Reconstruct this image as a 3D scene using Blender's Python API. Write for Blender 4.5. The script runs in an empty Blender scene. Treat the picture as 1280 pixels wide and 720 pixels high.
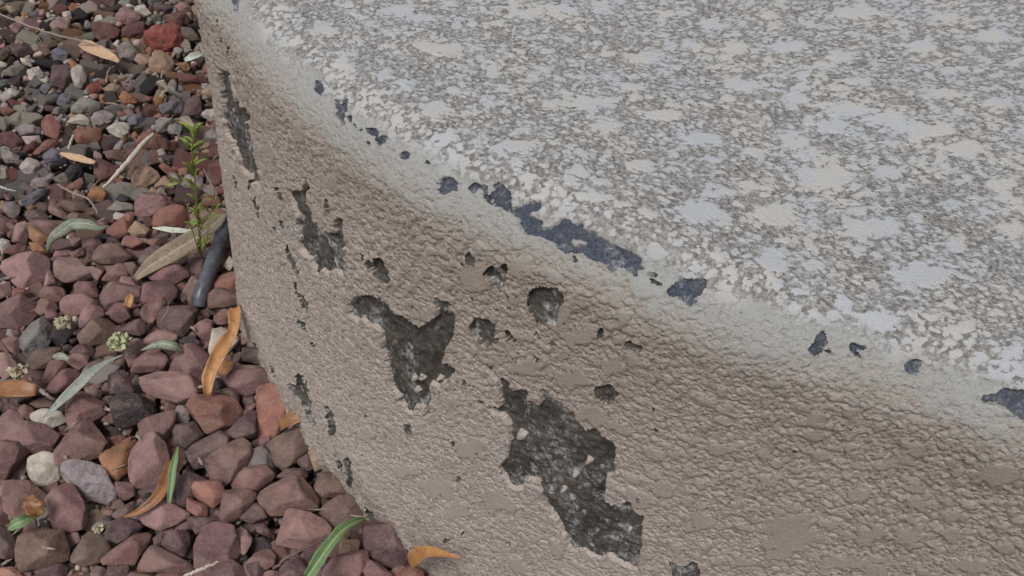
import bpy, math, random, colorsys
import numpy as np
from mathutils import Vector, Matrix

# ------------------------------------------------------------------ camera
HC = 0.60                       # camera height above the gravel (m)
PITCH, ROLL, FPX = 45.0, 6.0, 995.0
SC = bpy.context.scene
_t, _r = math.radians(PITCH), math.radians(ROLL)
F = np.array([0, math.cos(_t), -math.sin(_t)])
R0 = np.array([1., 0, 0]); U0 = np.cross(R0, F)
U = math.cos(_r) * U0 - math.sin(_r) * R0
R = math.cos(_r) * R0 + math.sin(_r) * U0
CAM = np.array([0, 0, HC])
cd = bpy.data.cameras.new("camera"); cam = bpy.data.objects.new("camera", cd)
SC.collection.objects.link(cam); SC.camera = cam
m = Matrix(((R[0], U[0], -F[0], 0), (R[1], U[1], -F[1], 0), (R[2], U[2], -F[2], HC), (0, 0, 0, 1)))
cam.matrix_world = m
cd.sensor_width = 36; cd.lens = 36 * FPX / 1280; cd.clip_start = 0.01; cd.clip_end = 200
cd.dof.use_dof = False

# ------------------------------------------------------------------ light
w = bpy.data.worlds.new("World"); SC.world = w; w.use_nodes = True
nt = w.node_tree; bg = nt.nodes['Background']
sky = nt.nodes.new('ShaderNodeTexSky'); sky.sky_type = 'NISHITA'; sky.sun_disc = False
SUN_EL, SUN_AZ = 62, 215          # azimuth clockwise from +Y
sky.sun_elevation = math.radians(SUN_EL); sky.sun_rotation = math.radians(SUN_AZ)
sky.air_density = 1.0; sky.dust_density = 3.5; sky.ozone_density = 1.0
hs = nt.nodes.new('ShaderNodeHueSaturation'); hs.inputs['Saturation'].default_value = .55   # thin high cloud pales the blue
nt.links.new(sky.outputs[0], hs.inputs['Color']); nt.links.new(hs.outputs[0], bg.inputs[0]); bg.inputs[1].default_value = 0.105
sd = bpy.data.lights.new("sun", 'SUN'); sun = bpy.data.objects.new("sun", sd)
SC.collection.objects.link(sun)
sd.energy = 1.8; sd.angle = math.radians(24); sd.color = (1.0, 0.97, 0.93)
_e, _a = math.radians(SUN_EL), math.radians(SUN_AZ)
sdir = Vector((math.sin(_a) * math.cos(_e), math.cos(_a) * math.cos(_e), math.sin(_e)))
sun.rotation_euler = sdir.to_track_quat('Z', 'Y').to_euler()
SC.view_settings.view_transform = 'Standard'; SC.view_settings.look = 'None'
SC.view_settings.gamma = 1; SC.view_settings.exposure = 0.03

# ------------------------------------------------------------------ helpers
rng = np.random.default_rng(7); random.seed(7)
COL = SC.collection
def ray(p):
    return F + R * (p[0] - 640) / FPX - U * (p[1] - 360) / FPX
def at(p, z=0.0):
    "point of height z seen at photo pixel p"
    d = ray(p); return CAM + d * (z - HC) / d[2]
def at_y(p, y):
    d = ray(p); return CAM + d * y / d[1]
def proj(X):
    v = X - CAM; dz = v @ F
    return 640 + FPX * (v @ R) / dz, 360 - FPX * (v @ U) / dz, dz
def px_size(z, p):
    X = at(p, z); return float((X - CAM) @ F) / FPX

_perm = rng.permutation(256).astype(np.int32); _perm = np.concatenate([_perm, _perm])
_g = rng.normal(size=(256, 3)).astype(np.float32); _g /= np.linalg.norm(_g, axis=1)[:, None]
def pn(P, scale, seed=0):
    "gradient noise, about -1..1"
    X = (P / scale).astype(np.float32) + np.float32(37.7 * seed + 1000)
    I = np.floor(X).astype(np.int32); Fr = X - I; I &= 255
    W = Fr * Fr * Fr * (Fr * (Fr * 6 - 15) + 10)
    out = np.zeros(len(X), np.float32)
    for a in (0, 1):
        wa = W[:, 0] if a else 1 - W[:, 0]; pa = _perm[(I[:, 0] + a) & 255]
        for b in (0, 1):
            wb = wa * (W[:, 1] if b else 1 - W[:, 1]); pb = _perm[(pa + I[:, 1] + b) & 255]
            for c in (0, 1):
                wc = wb * (W[:, 2] if c else 1 - W[:, 2]); g = _g[_perm[(pb + I[:, 2] + c) & 255]]
                out += wc * (g[:, 0] * (Fr[:, 0] - a) + g[:, 1] * (Fr[:, 1] - b) + g[:, 2] * (Fr[:, 2] - c))
    return out * 1.6
def sstep(a, b, x):
    t = np.clip((x - a) / (b - a), 0, 1); return t * t * (3 - 2 * t)
def inpoly(x, y, poly):
    r = np.zeros(x.shape, bool); n = len(poly)
    for i in range(n):
        x1, y1 = poly[i]; x2, y2 = poly[(i + 1) % n]
        if y1 == y2: continue
        c = (y1 > y) != (y2 > y)
        r ^= c & (x < (x2 - x1) * (y - y1) / (y2 - y1) + x1)
    return r
def hull(pts):
    pts = sorted(set(map(tuple, pts)))
    def half(ps):
        h = []
        for p in ps:
            while len(h) > 1 and (h[-1][0]-h[-2][0])*(p[1]-h[-2][1]) - (h[-1][1]-h[-2][1])*(p[0]-h[-2][0]) <= 0: h.pop()
            h.append(p)
        return h[:-1]
    return np.array(half(pts) + half(pts[::-1]))
def mesh_np(name, V, Fc, mat=None, smooth=True, nv=None):
    "mesh from numpy vertices and an (n,k) face array"
    me = bpy.data.meshes.new(name); V = np.asarray(V, np.float32); Fc = np.asarray(Fc, np.int32)
    k = Fc.shape[1]; me.vertices.add(len(V)); me.vertices.foreach_set('co', V.ravel())
    me.loops.add(Fc.size); me.loops.foreach_set('vertex_index', Fc.ravel())
    me.polygons.add(len(Fc)); me.polygons.foreach_set('loop_start', np.arange(0, Fc.size, k, dtype=np.int32))
    me.update(calc_edges=True)
    me.polygons.foreach_set('use_smooth', np.full(len(Fc), smooth, bool))
    if mat: me.materials.append(mat)
    return me
def link(name, me, parent=None, loc=None):
    o = bpy.data.objects.new(name, me); COL.objects.link(o)
    if parent: o.parent = parent
    if loc is not None: o.location = loc
    return o
def tag(o, label=None, cat=None, group=None, kind=None):
    for k, v in (('label', label), ('category', cat), ('group', group), ('kind', kind)):
        if v: o[k] = v
    return o
def ico(sub):
    import bmesh
    bm = bmesh.new(); bmesh.ops.create_icosphere(bm, subdivisions=sub, radius=1)
    V = np.array([v.co[:] for v in bm.verts]); Fc = np.array([[v.index for v in f.verts] for f in bm.faces])
    bm.free(); return V, Fc
def s2l(c):
    c = np.asarray(c, float) / 255; return np.where(c < .04045, c / 12.92, ((c + .055) / 1.055) ** 2.4)

class NT:
    def __init__(s, name):
        s.m = bpy.data.materials.new(name); s.m.use_nodes = True; s.t = s.m.node_tree
        s.b = s.t.nodes['Principled BSDF']; s.tc = s.n('ShaderNodeTexCoord')
    def n(s, ty, **kw):
        x = s.t.nodes.new(ty)
        for k, v in kw.items(): setattr(x, k, v)
        return x
    def L(s, a, b): s.t.links.new(a, b)
    def noise(s, scale, detail=4, rough=.6, vec=None, dist=0):
        x = s.n('ShaderNodeTexNoise'); x.inputs['Scale'].default_value = scale
        x.inputs['Detail'].default_value = detail; x.inputs['Roughness'].default_value = rough
        x.inputs['Distortion'].default_value = dist
        s.L(vec or s.tc.outputs['Object'], x.inputs['Vector']); return x.outputs[0]
    def ramp(s, src, stops):
        x = s.n('ShaderNodeValToRGB'); s.L(src, x.inputs[0]); e = x.color_ramp.elements
        while len(e) < len(stops): e.new(.5)
        for i, (p, c) in enumerate(stops):
            e[i].position = p
            c = (c, c, c) if isinstance(c, (int, float)) else c
            e[i].color = (*c, 1)
        return x.outputs[0]
    def mix(s, fac, a, b, mode='MIX'):
        x = s.n('ShaderNodeMix', data_type='RGBA', blend_type=mode)
        for i, v in ((0, fac), (6, a), (7, b)):
            if hasattr(v, 'is_output'): s.L(v, x.inputs[i])
            elif i == 0: x.inputs[0].default_value = v
            else: x.inputs[i].default_value = (*v, 1)
        return x.outputs[2]
    def math(s, op, a, b=0.0):
        x = s.n('ShaderNodeMath', operation=op)
        for i, v in ((0, a), (1, b)):
            if hasattr(v, 'is_output'): s.L(v, x.inputs[i])
            else: x.inputs[i].default_value = v
        return x.outputs[0]
    def attr(s, name):
        return s.n('ShaderNodeAttribute', attribute_name=name)
    def bump(s, h, strength, dist):
        x = s.n('ShaderNodeBump'); x.inputs['Strength'].default_value = strength
        x.inputs['Distance'].default_value = dist; s.L(h, x.inputs['Height'])
        s.L(x.outputs[0], s.b.inputs['Normal'])
    def col(s, c): s.L(c, s.b.inputs['Base Color'])

# ------------------------------------------------------------------ materials
def mat_stucco():
    s = NT('stucco_paint')
    flat = s.attr('flat').outputs['Fac']; top = s.attr('top').outputs['Fac']; band = s.attr('band').outputs['Fac']
    n1 = s.noise(9, 4); n2 = s.noise(60, 5, .65); n3 = s.noise(420, 4, .7)
    wall = s.mix(s.ramp(n1, [(.35, 0.), (.65, 1.)]), (.495, .41, .35), (.50, .445, .395))
    wall = s.mix(s.math('MULTIPLY', s.ramp(n2, [(.4, 0.), (.7, 1.)]), .35), wall, (.36, .30, .25))
    wall = s.mix(s.math('MULTIPLY', flat, .45), wall, (.44, .36, .315))
    # wall turns browner and darker towards the top, under the edge
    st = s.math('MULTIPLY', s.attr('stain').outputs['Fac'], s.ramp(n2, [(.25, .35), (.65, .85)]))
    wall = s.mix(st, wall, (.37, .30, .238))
    # weathered greenish grey paint on the rounded edge
    bm_ = s.math('MULTIPLY', band, s.ramp(n2, [(.2, .85), (.6, 1.)]))
    wall = s.mix(bm_, wall, s.mix(band, (.365, .335, .285), (.385, .385, .365)))
    # soil splashed on the foot
    wall = s.mix(s.math('MULTIPLY', s.attr('splash').outputs['Fac'], s.ramp(n2, [(.42, 0.), (.6, .75)])), wall, (.17, .125, .09))
    # top: worn sandy ground with troweled flats
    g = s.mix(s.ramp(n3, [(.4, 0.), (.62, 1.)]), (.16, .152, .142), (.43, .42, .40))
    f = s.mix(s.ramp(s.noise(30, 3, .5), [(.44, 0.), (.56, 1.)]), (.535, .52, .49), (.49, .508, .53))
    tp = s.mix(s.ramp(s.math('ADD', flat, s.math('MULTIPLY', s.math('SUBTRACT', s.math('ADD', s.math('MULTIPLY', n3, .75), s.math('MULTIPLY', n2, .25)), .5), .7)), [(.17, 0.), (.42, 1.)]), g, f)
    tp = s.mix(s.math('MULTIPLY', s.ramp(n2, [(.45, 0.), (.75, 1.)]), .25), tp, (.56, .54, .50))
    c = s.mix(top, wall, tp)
    sp = s.ramp(s.noise(1500, 2, .5), [(.3, .82), (.6, 1.)])
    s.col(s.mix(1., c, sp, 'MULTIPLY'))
    s.b.inputs['Roughness'].default_value = .62
    s.L(s.ramp(s.math('ADD', s.math('MULTIPLY', flat, .6), s.math('MULTIPLY', n3, .4)), [(.1, .85), (.8, .5)]), s.b.inputs['Roughness'])
    vo = s.n('ShaderNodeTexVoronoi', feature='SMOOTH_F1'); vo.inputs['Scale'].default_value = 430; vo.inputs['Smoothness'].default_value = .15
    nv = s.n('ShaderNodeTexNoise'); nv.inputs['Scale'].default_value = 300; s.L(s.tc.outputs['Object'], nv.inputs['Vector'])
    va = s.n('ShaderNodeVectorMath', operation='MULTIPLY_ADD'); s.L(nv.outputs[1], va.inputs[0]); va.inputs[1].default_value = (.003,) * 3; s.L(s.tc.outputs['Object'], va.inputs[2])
    s.L(va.outputs[0], vo.inputs['Vector'])
    cell = s.math('MULTIPLY', s.math('SUBTRACT', 1., vo.outputs['Distance']), s.math('SUBTRACT', 1.15, flat))
    h = s.math('ADD', s.math('MULTIPLY', s.noise(1100, 5, .7), .9), s.math('ADD', s.math('MULTIPLY', n3, .5), s.math('MULTIPLY', cell, 1.5)))
    s.bump(h, .75, .0012)
    return s.m
def mat_bare():
    s = NT('bare_concrete')
    n = s.noise(55, 6, .7, dist=.4); n2 = s.noise(260, 5, .7); n3 = s.noise(900, 3, .7)
    c = s.mix(s.ramp(n, [(.35, 0.), (.62, 1.)]), (.028, .024, .020), (.105, .090, .076))
    c = s.mix(s.math('MULTIPLY', s.ramp(s.noise(28, 5, .75, dist=1.5), [(.5, 0.), (.6, 1.)]), s.ramp(n2, [(.40, .0), (.56, .9)])), c, (.34, .33, .325))
    c = s.mix(s.math('MULTIPLY', s.ramp(n2, [(.62, 0.), (.72, 1.)]), .6), c, (.20, .17, .14))
    c = s.mix(s.math('MULTIPLY', s.attr('edge').outputs['Fac'], s.ramp(n2, [(.35, .95), (.62, .45)])), c, (.058, .080, .120))  # blue skylight on the rim chips, put into the concrete colour
    s.col(s.mix(1., c, s.ramp(s.math('ADD', s.math('MULTIPLY', n3, .6), s.math('MULTIPLY', n2, .4)), [(.36, .4), (.62, 1.6)]), 'MULTIPLY')); s.b.inputs['Roughness'].default_value = .9
    s.bump(s.math('ADD', n2, s.math('MULTIPLY', n3, .6)), .9, .0014)
    return s.m
def mat_stone(name, src, bump=.5, grain=1.):
    s = NT(name)
    if src == 'obj':
        oi = s.n('ShaderNodeObjectInfo'); base = oi.outputs['Color']; rnd = oi.outputs['Random']
        v = s.n('ShaderNodeVectorMath', operation='ADD'); s.L(s.tc.outputs['Object'], v.inputs[0]); s.L(rnd, v.inputs[1]); vec = v.outputs[0]
    else:
        base = s.attr('col').outputs['Color']; vec = s.tc.outputs['Object']
    n1 = s.noise(70 * grain, 5, .65, vec); n2 = s.noise(420 * grain, 4, .7, vec); n3 = s.noise(28 * grain, 3, .5, vec, 1.2)
    c = s.mix(1., base, s.ramp(n1, [(.3, .55), (.7, 1.28)]), 'MULTIPLY')
    c = s.mix(s.math('MULTIPLY', s.ramp(n2, [(.5, 0.), (.8, 1.)]), .55), c, (.31, .26, .24))
    c = s.mix(s.math('MULTIPLY', s.ramp(n3, [(.56, 0.), (.63, 1.)]), .28), c, (.30, .22, .17))
    c = s.mix(s.math('MULTIPLY', s.ramp(n2, [(.22, 1.), (.4, 0.)]), .5), c, (.05, .04, .04))
    s.col(c); s.L(s.ramp(n1, [(.3, .6), (.7, .85)]), s.b.inputs['Roughness'])
    s.b.inputs['Specular IOR Level'].default_value = .4
    s.bump(s.math('ADD', s.math('MULTIPLY', n1, 1.5), n2), bump, .0030)
    return s.m
def mat_leaf(name, c1, c2, rib=None, rough=.6, spots=.5):
    s = NT(name); uv = s.n('ShaderNodeUVMap').outputs[0]
    sep = s.n('ShaderNodeSeparateXYZ'); s.L(uv, sep.inputs[0]); across = sep.outputs[1]
    n = s.noise(90, 5, .7)
    c = s.mix(s.ramp(n, [(.35, 0.), (.65, 1.)]), c1, c2)
    d = s.math('ABSOLUTE', s.math('SUBTRACT', across, .5))
    if rib:
        c = s.mix(s.ramp(d, [(.03, 1.), (.07, 0.)]), c, rib)
        wv = s.n('ShaderNodeTexWave'); wv.inputs['Scale'].default_value = 14; wv.inputs['Distortion'].default_value = 1.5
        s.L(uv, wv.inputs['Vector'])
        c = s.mix(s.math('MULTIPLY', wv.outputs[1], .22), c, rib)
    c = s.mix(s.math('MULTIPLY', s.ramp(s.noise(260, 4, .7), [(.54, 0.), (.64, 1.)]), spots), c, tuple(x * .35 for x in c1))
    s.col(c); s.b.inputs['Roughness'].default_value = rough
    s.bump(s.noise(400, 4, .6), .35, .0006)
    return s.m
def mat_simple(name, c1, c2, scale=200, rough=.7, bump=.3):
    s = NT(name); n = s.noise(scale, 5, .65)
    s.col(s.mix(s.ramp(n, [(.35, 0.), (.65, 1.)]), c1, c2)); s.b.inputs['Roughness'].default_value = rough
    s.bump(n, bump, .001); return s.m
M_ST = mat_stucco(); M_BARE = mat_bare()
M_STONE = mat_stone('stone_surface', 'obj'); M_ROUGH = mat_stone('rubble_surface', 'obj', 1., 1.6)
def mat_striped():
    m_ = mat_stone('striped_stone', 'obj', .7); t = m_.node_tree; b = t.nodes['Principled BSDF']; src = b.inputs['Base Color'].links[0].from_socket
    w_ = t.nodes.new('ShaderNodeTexWave'); w_.inputs['Scale'].default_value = 42; w_.inputs['Distortion'].default_value = 5; w_.inputs['Detail'].default_value = 4
    tc = t.nodes.new('ShaderNodeTexCoord'); t.links.new(tc.outputs['Object'], w_.inputs['Vector'])
    x = t.nodes.new('ShaderNodeMix'); x.data_type = 'RGBA'; t.links.new(w_.outputs[1], x.inputs[0]); t.links.new(src, x.inputs[6]); x.inputs[7].default_value = (.33, .28, .30, 1)
    t.links.new(x.outputs[2], b.inputs['Base Color']); return m_
M_STRIPE = mat_striped()
M_BED = mat_stone('gravel_bed_surface', 'attr', .8, 1.2)
M_SOIL = mat_simple('soil', (.035, .026, .02), (.085, .062, .048), 120, .95, 1.)

# ------------------------------------------------------------------ zoom windows used while tracing the photograph
Z = dict(A=(0, 0), B=(0, 180), C=(0, 360), D=(0, 534), E=(260, 534), G=(250, 360), H=(250, 180), I=(250, 0),
         P=(560, 180), Q=(560, 360), S=(560, 534), T=(950, 360))
def zp(k, pts):
    ox, oy = Z[k] if k else (0, 0); q = 3.87 if k else 1.
    p = np.array(pts, float).reshape(-1, 2); return p / q + (ox, oy)

# ------------------------------------------------------------------ the stucco ledge
H, RB = 0.61 * HC, 0.035
def catmull(P, n):
    P = np.array(P, float); P = np.vstack([2 * P[0] - P[1], P, 2 * P[-1] - P[-2]]); o = []
    t = np.linspace(0, 1, n, endpoint=False)[:, None]
    for i in range(1, len(P) - 2):
        a, b, c, d = P[i - 1:i + 3]
        o.append(.5 * (2 * b + (c - a) * t + (2 * a - 5 * b + 4 * c - d) * t * t + (3 * b - a - 3 * c + d) * t ** 3))
    o.append(P[-2][None]); return np.vstack(o)
EDGE_PX = [(290, 0), (340, 66), (400, 118), (480, 180), (560, 226), (640, 265), (720, 302), (790, 332), (860, 365), (950, 400), (1040, 430), (1140, 460), (1255, 500), (1400, 552), (1650, 655)]
hid = [(.9, 2.3), (.3, 1.95), (-.02, 1.5), (-.19, 1.1), (-.262, .82), (-.262, .64), (-.236, .53)]
Ed = hid + [tuple(at(p, H - .3 * RB)[:2]) for p in EDGE_PX] + [(.75, .05), (1.3, -.3)]
Cv = catmull(Ed, 80)
Cv = np.vstack([np.convolve(np.pad(Cv[:, i], 30, 'edge'), np.ones(61) / 61, 'valid') for i in (0, 1)]).T
# resample: fine where the photograph sees it
seg = np.linalg.norm(np.diff(Cv, axis=0), axis=1)
px_, py_, pd_ = proj(np.c_[Cv, np.full(len(Cv), H)])
dens = np.clip(1 / (np.abs(pd_) * 1.25e-3), 0, 3000)
vis = (px_ > 225) & (px_ < 1420) & (py_ > -330) & (pd_ > 0)
dens = np.where(vis, dens, 90); cum = np.concatenate([[0], np.cumsum(seg * .5 * (dens[1:] + dens[:-1]))])
NS = 1200
tt = np.interp(np.linspace(0, cum[-1], NS), cum, np.arange(len(Cv)))
Cs = np.stack([np.interp(tt, np.arange(len(Cv)), Cv[:, i]) for i in (0, 1)], 1)
Tn = np.gradient(Cs, axis=0); Tn /= np.linalg.norm(Tn, axis=1)[:, None]
for _ in range(3):
    Tn = np.vstack([np.convolve(np.pad(Tn[:, i], 8, 'edge'), np.ones(17) / 17, 'valid') for i in (0, 1)]).T
Tn /= np.linalg.norm(Tn, axis=1)[:, None]
Nn = np.stack([Tn[:, 1], -Tn[:, 0]], 1)          # outward
Pf = Cs + Nn * .3 * RB                           # face line at the height where the rounding begins
BAT = .022
zs = np.concatenate([np.linspace(-.05, -.02, 4), np.linspace(-.017, H - RB, 400)])
rows = []; kind = []
for z in zs:
    b = BAT * (1 - max(z, 0) / (H - RB)) ** 1.5
    rows.append(np.c_[Pf + Nn * b, np.full(NS, z)]); kind.append(0.)
NA = 90
for a in np.linspace(0, math.pi / 2, NA + 1)[1:]:
    rows.append(np.c_[Pf - Nn * RB * (1 - math.cos(a)), np.full(NS, H - RB + RB * math.sin(a))]); kind.append(a / (math.pi / 2))
Qt = Pf - Nn * RB
sfrac = np.linspace(0, 1, NS)
far = np.stack([np.interp(tt, np.linspace(0, len(Cv) - 1, 5), [1.4, 1.2, 1.4, 1.8, 2.2]),
                np.interp(tt, np.linspace(0, len(Cv) - 1, 5), [2.6, 2.4, 2.0, 1.2, .1])], 1)
NT_ = 405
g_ = np.linspace(0, 1, NT_ + 1)[1:]; g_ = (np.exp(g_ * 3.4) - 1) / (math.exp(3.4) - 1)
for g in g_:
    rows.append(np.c_[Qt + (far - Qt) * g, np.full(NS, H + .0)]); kind.append(1 + g)
NV = len(rows); G = np.array(rows); kind = np.array(kind)
du = np.gradient(G, axis=1); dv = np.gradient(G, axis=0)
Nr = np.cross(du, dv); Nr /= np.linalg.norm(Nr, axis=2)[:, :, None] + 1e-12
V = G.reshape(-1, 3); NR = Nr.reshape(-1, 3); KD = np.repeat(kind, NS)
Xp, Yp, Dp = proj(V); facing = (np.einsum('ij,ij->i', NR, CAM - V) > 0) & (Dp > .05)
# gentle unevenness of the hand-made form
lowf = pn(V, .16, 1) * .0022 + pn(V, .06, 2) * .0009
# --- stucco relief: sprayed lumps, knocked down to flats
jitx = pn(V, .006, 11) + .6 * pn(V, .0022, 12); jity = pn(V, .006, 13) + .6 * pn(V, .0022, 14)
istop = sstep(.8, 1.0, KD)
FLATS = [(560, 65, 22, 8), (537, 62, 14, 6), (616, 92, 9, 11), (735, 130, 40, 9), (757, 160, 22, 8), (688, 133, 12, 6), (808, 72, 26, 7), (930, 107, 28, 8),
         (1030, 222, 42, 17), (1090, 284, 44, 12), (1150, 345, 40, 18), (968, 268, 30, 14), (872, 265, 26, 14), (797, 208, 20, 8), (1112, 215, 22, 8),
         (1205, 187, 26, 9), (1196, 305, 12, 12), (1060, 140, 30, 9), (1110, 150, 26, 9), (1070, 17, 34, 8), (1180, 22, 22, 7), (1240, 45, 26, 8), (700, 15, 26, 6),
         (640, 185, 26, 7), (745, 248, 24, 6), (1050, 75, 18, 8), (1150, 60, 18, 7), (1180, 120, 22, 6), (830, 145, 22, 7), (980, 60, 26, 7), (890, 30, 18, 7), (1040, 158, 22, 9),
         (1165, 165, 30, 8), (1250, 230, 22, 8), (1095, 400, 34, 12), (430, 85, 16, 6), (880, 175, 24, 8), (1245, 130, 22, 7), (1265, 285, 18, 10), (945, 190, 18, 6),
         (1205, 410, 14, 9), (1245, 470, 20, 7), (660, 20, 20, 5), (500, 15, 24, 6), (790, 110, 16, 6), (1075, 105, 16, 6), (1000, 125, 15, 6), (920, 60, 18, 6),
         (985, 660, 38, 30), (1090, 665, 24, 14), (1135, 668, 20, 10), (1190, 667, 14, 9), (1070, 616, 14, 9), (1145, 627, 13, 9), (1018, 520, 15, 11), (1110, 580, 14, 9),
         (725, 418, 22, 14), (715, 470, 28, 12), (600, 345, 14, 20), (652, 333, 14, 16), (740, 515, 18, 10), (545, 610, 20, 12), (505, 590, 14, 8), (620, 625, 18, 14),
         (690, 605, 16, 14), (590, 560, 22, 14), (535, 395, 10, 8), (770, 455, 16, 10), (830, 610, 14, 10), (880, 650, 16, 10), (900, 560, 14, 8), (960, 600, 14, 9),
         (1060, 700, 40, 10), (1210, 705, 30, 10), (925, 700, 14, 8), (700, 395, 14, 18), (570, 640, 18, 9), (455, 545, 12, 8), (850, 700, 12, 9), (660, 455, 20, 10)]
pin = np.full(len(V), -1., np.float32)
for fx, fy, rx, ry in FLATS:
    s = (np.abs(Xp - fx) < rx * 1.7) & (np.abs(Yp - fy) < ry * 1.9) & facing
    i = np.where(s)[0]
    if not len(i): continue
    q = ((Xp[i] - fx + jitx[i] * rx * .5) / rx) ** 2 + ((Yp[i] - fy + jity[i] * ry * .6) / ry) ** 2
    pin[i] = np.maximum(pin[i], 1 - q)
arc = np.concatenate([[0], np.cumsum(np.linalg.norm(np.diff(Pf, axis=0), axis=1))])
vlen = np.concatenate([[0], np.cumsum(np.linalg.norm(np.diff(G[:, NS // 2], axis=0), axis=1))])
ontop = KD > .62
P2 = np.where(ontop[:, None], V[:, :2] + 5, np.stack([np.tile(arc, NV), np.repeat(vlen, NS)], 1)).astype(np.float32)
J2 = np.stack([jitx, jity], 1).astype(np.float32)
def hsh(a, b, s):
    h = (a * 374761393 + b * 668265263 + s * 2147483647) & 0xffffffff
    h = ((h ^ (h >> 13)) * 1274126177) & 0xffffffff
    return ((h ^ (h >> 16)) & 0xffff).astype(np.float32) / 65535
def blobs(P, cell, seed, prob, r0, r1, jit, steep, hmin=1., hmax=1.):
    "flat topped blobs, one per cell at most; returns height 0..1"
    Q = P / cell + J2 * jit; I = np.floor(Q).astype(np.int64); Fq = (Q - I).astype(np.float32)
    out = np.zeros(len(P), np.float32)
    for dx in (-1, 0, 1):
        for dy in (-1, 0, 1):
            a = I[:, 0] + dx; b = I[:, 1] + dy
            rx = hsh(a, b, seed); ry = hsh(a, b, seed + 1); rr = hsh(a, b, seed + 2); rp = hsh(a, b, seed + 3)
            el = .7 + .6 * hsh(a, b, seed + 4)
            X = (dx + rx - Fq[:, 0]) * el; Y = (dy + ry - Fq[:, 1]) / el
            d = np.sqrt(X * X + Y * Y)
            rad = r0 + (r1 - r0) * rr * rr
            v = np.clip((1 - d / rad) * steep, 0, 1) * (rp < prob)
            if hmin != hmax: v = v * (hmin + (hmax - hmin) * rp / prob)
            np.maximum(out, v, out=out)
    return out
lump = blobs(P2, .0030, 11, 1., .45, .85, np.where(ontop, .16, .07)[:, None], 1.5, .25, .95)
lump2 = blobs(P2 + 3.3, .0052, 31, .6, .3, .62, np.where(ontop, .30, .06)[:, None], 2.4, .6, 1.)
f1 = blobs(P2 + 7.7, .0078, 51, np.where(ontop, .44, .58), .18, .58, np.where(ontop, .32, .1)[:, None], 4.)
f2 = blobs(P2 + 9.1, .019, 71, np.where(ontop, .14, .2), .16, .46, np.where(ontop, .28, .1)[:, None], 9.)
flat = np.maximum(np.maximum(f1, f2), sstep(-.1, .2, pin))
grit = np.abs(pn(V, .0017, 4))
dens2 = sstep(-.7, .4, pn(V, .05, 8))
hgt = np.maximum(lump, lump2) * (.58 + .36 * dens2) + grit * .3
hgt = np.maximum(hgt * (1 - .15 * flat), flat * .97)
hgt = np.minimum(hgt, .97) + .05 * pn(V, .01, 10)
bandw = np.exp(-((KD - .45) / .25) ** 2)
amp = .0018 * (1 - .38 * bandw)
amp *= (1 - .28 * sstep(.6, .9, KD))
cellsz = np.repeat((kind > 1.35), NS); amp = np.where(cellsz, amp * .5, amp)
disp = lowf + hgt * amp
flatA = np.clip((hgt - .35) / .5, 0, 1)
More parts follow.
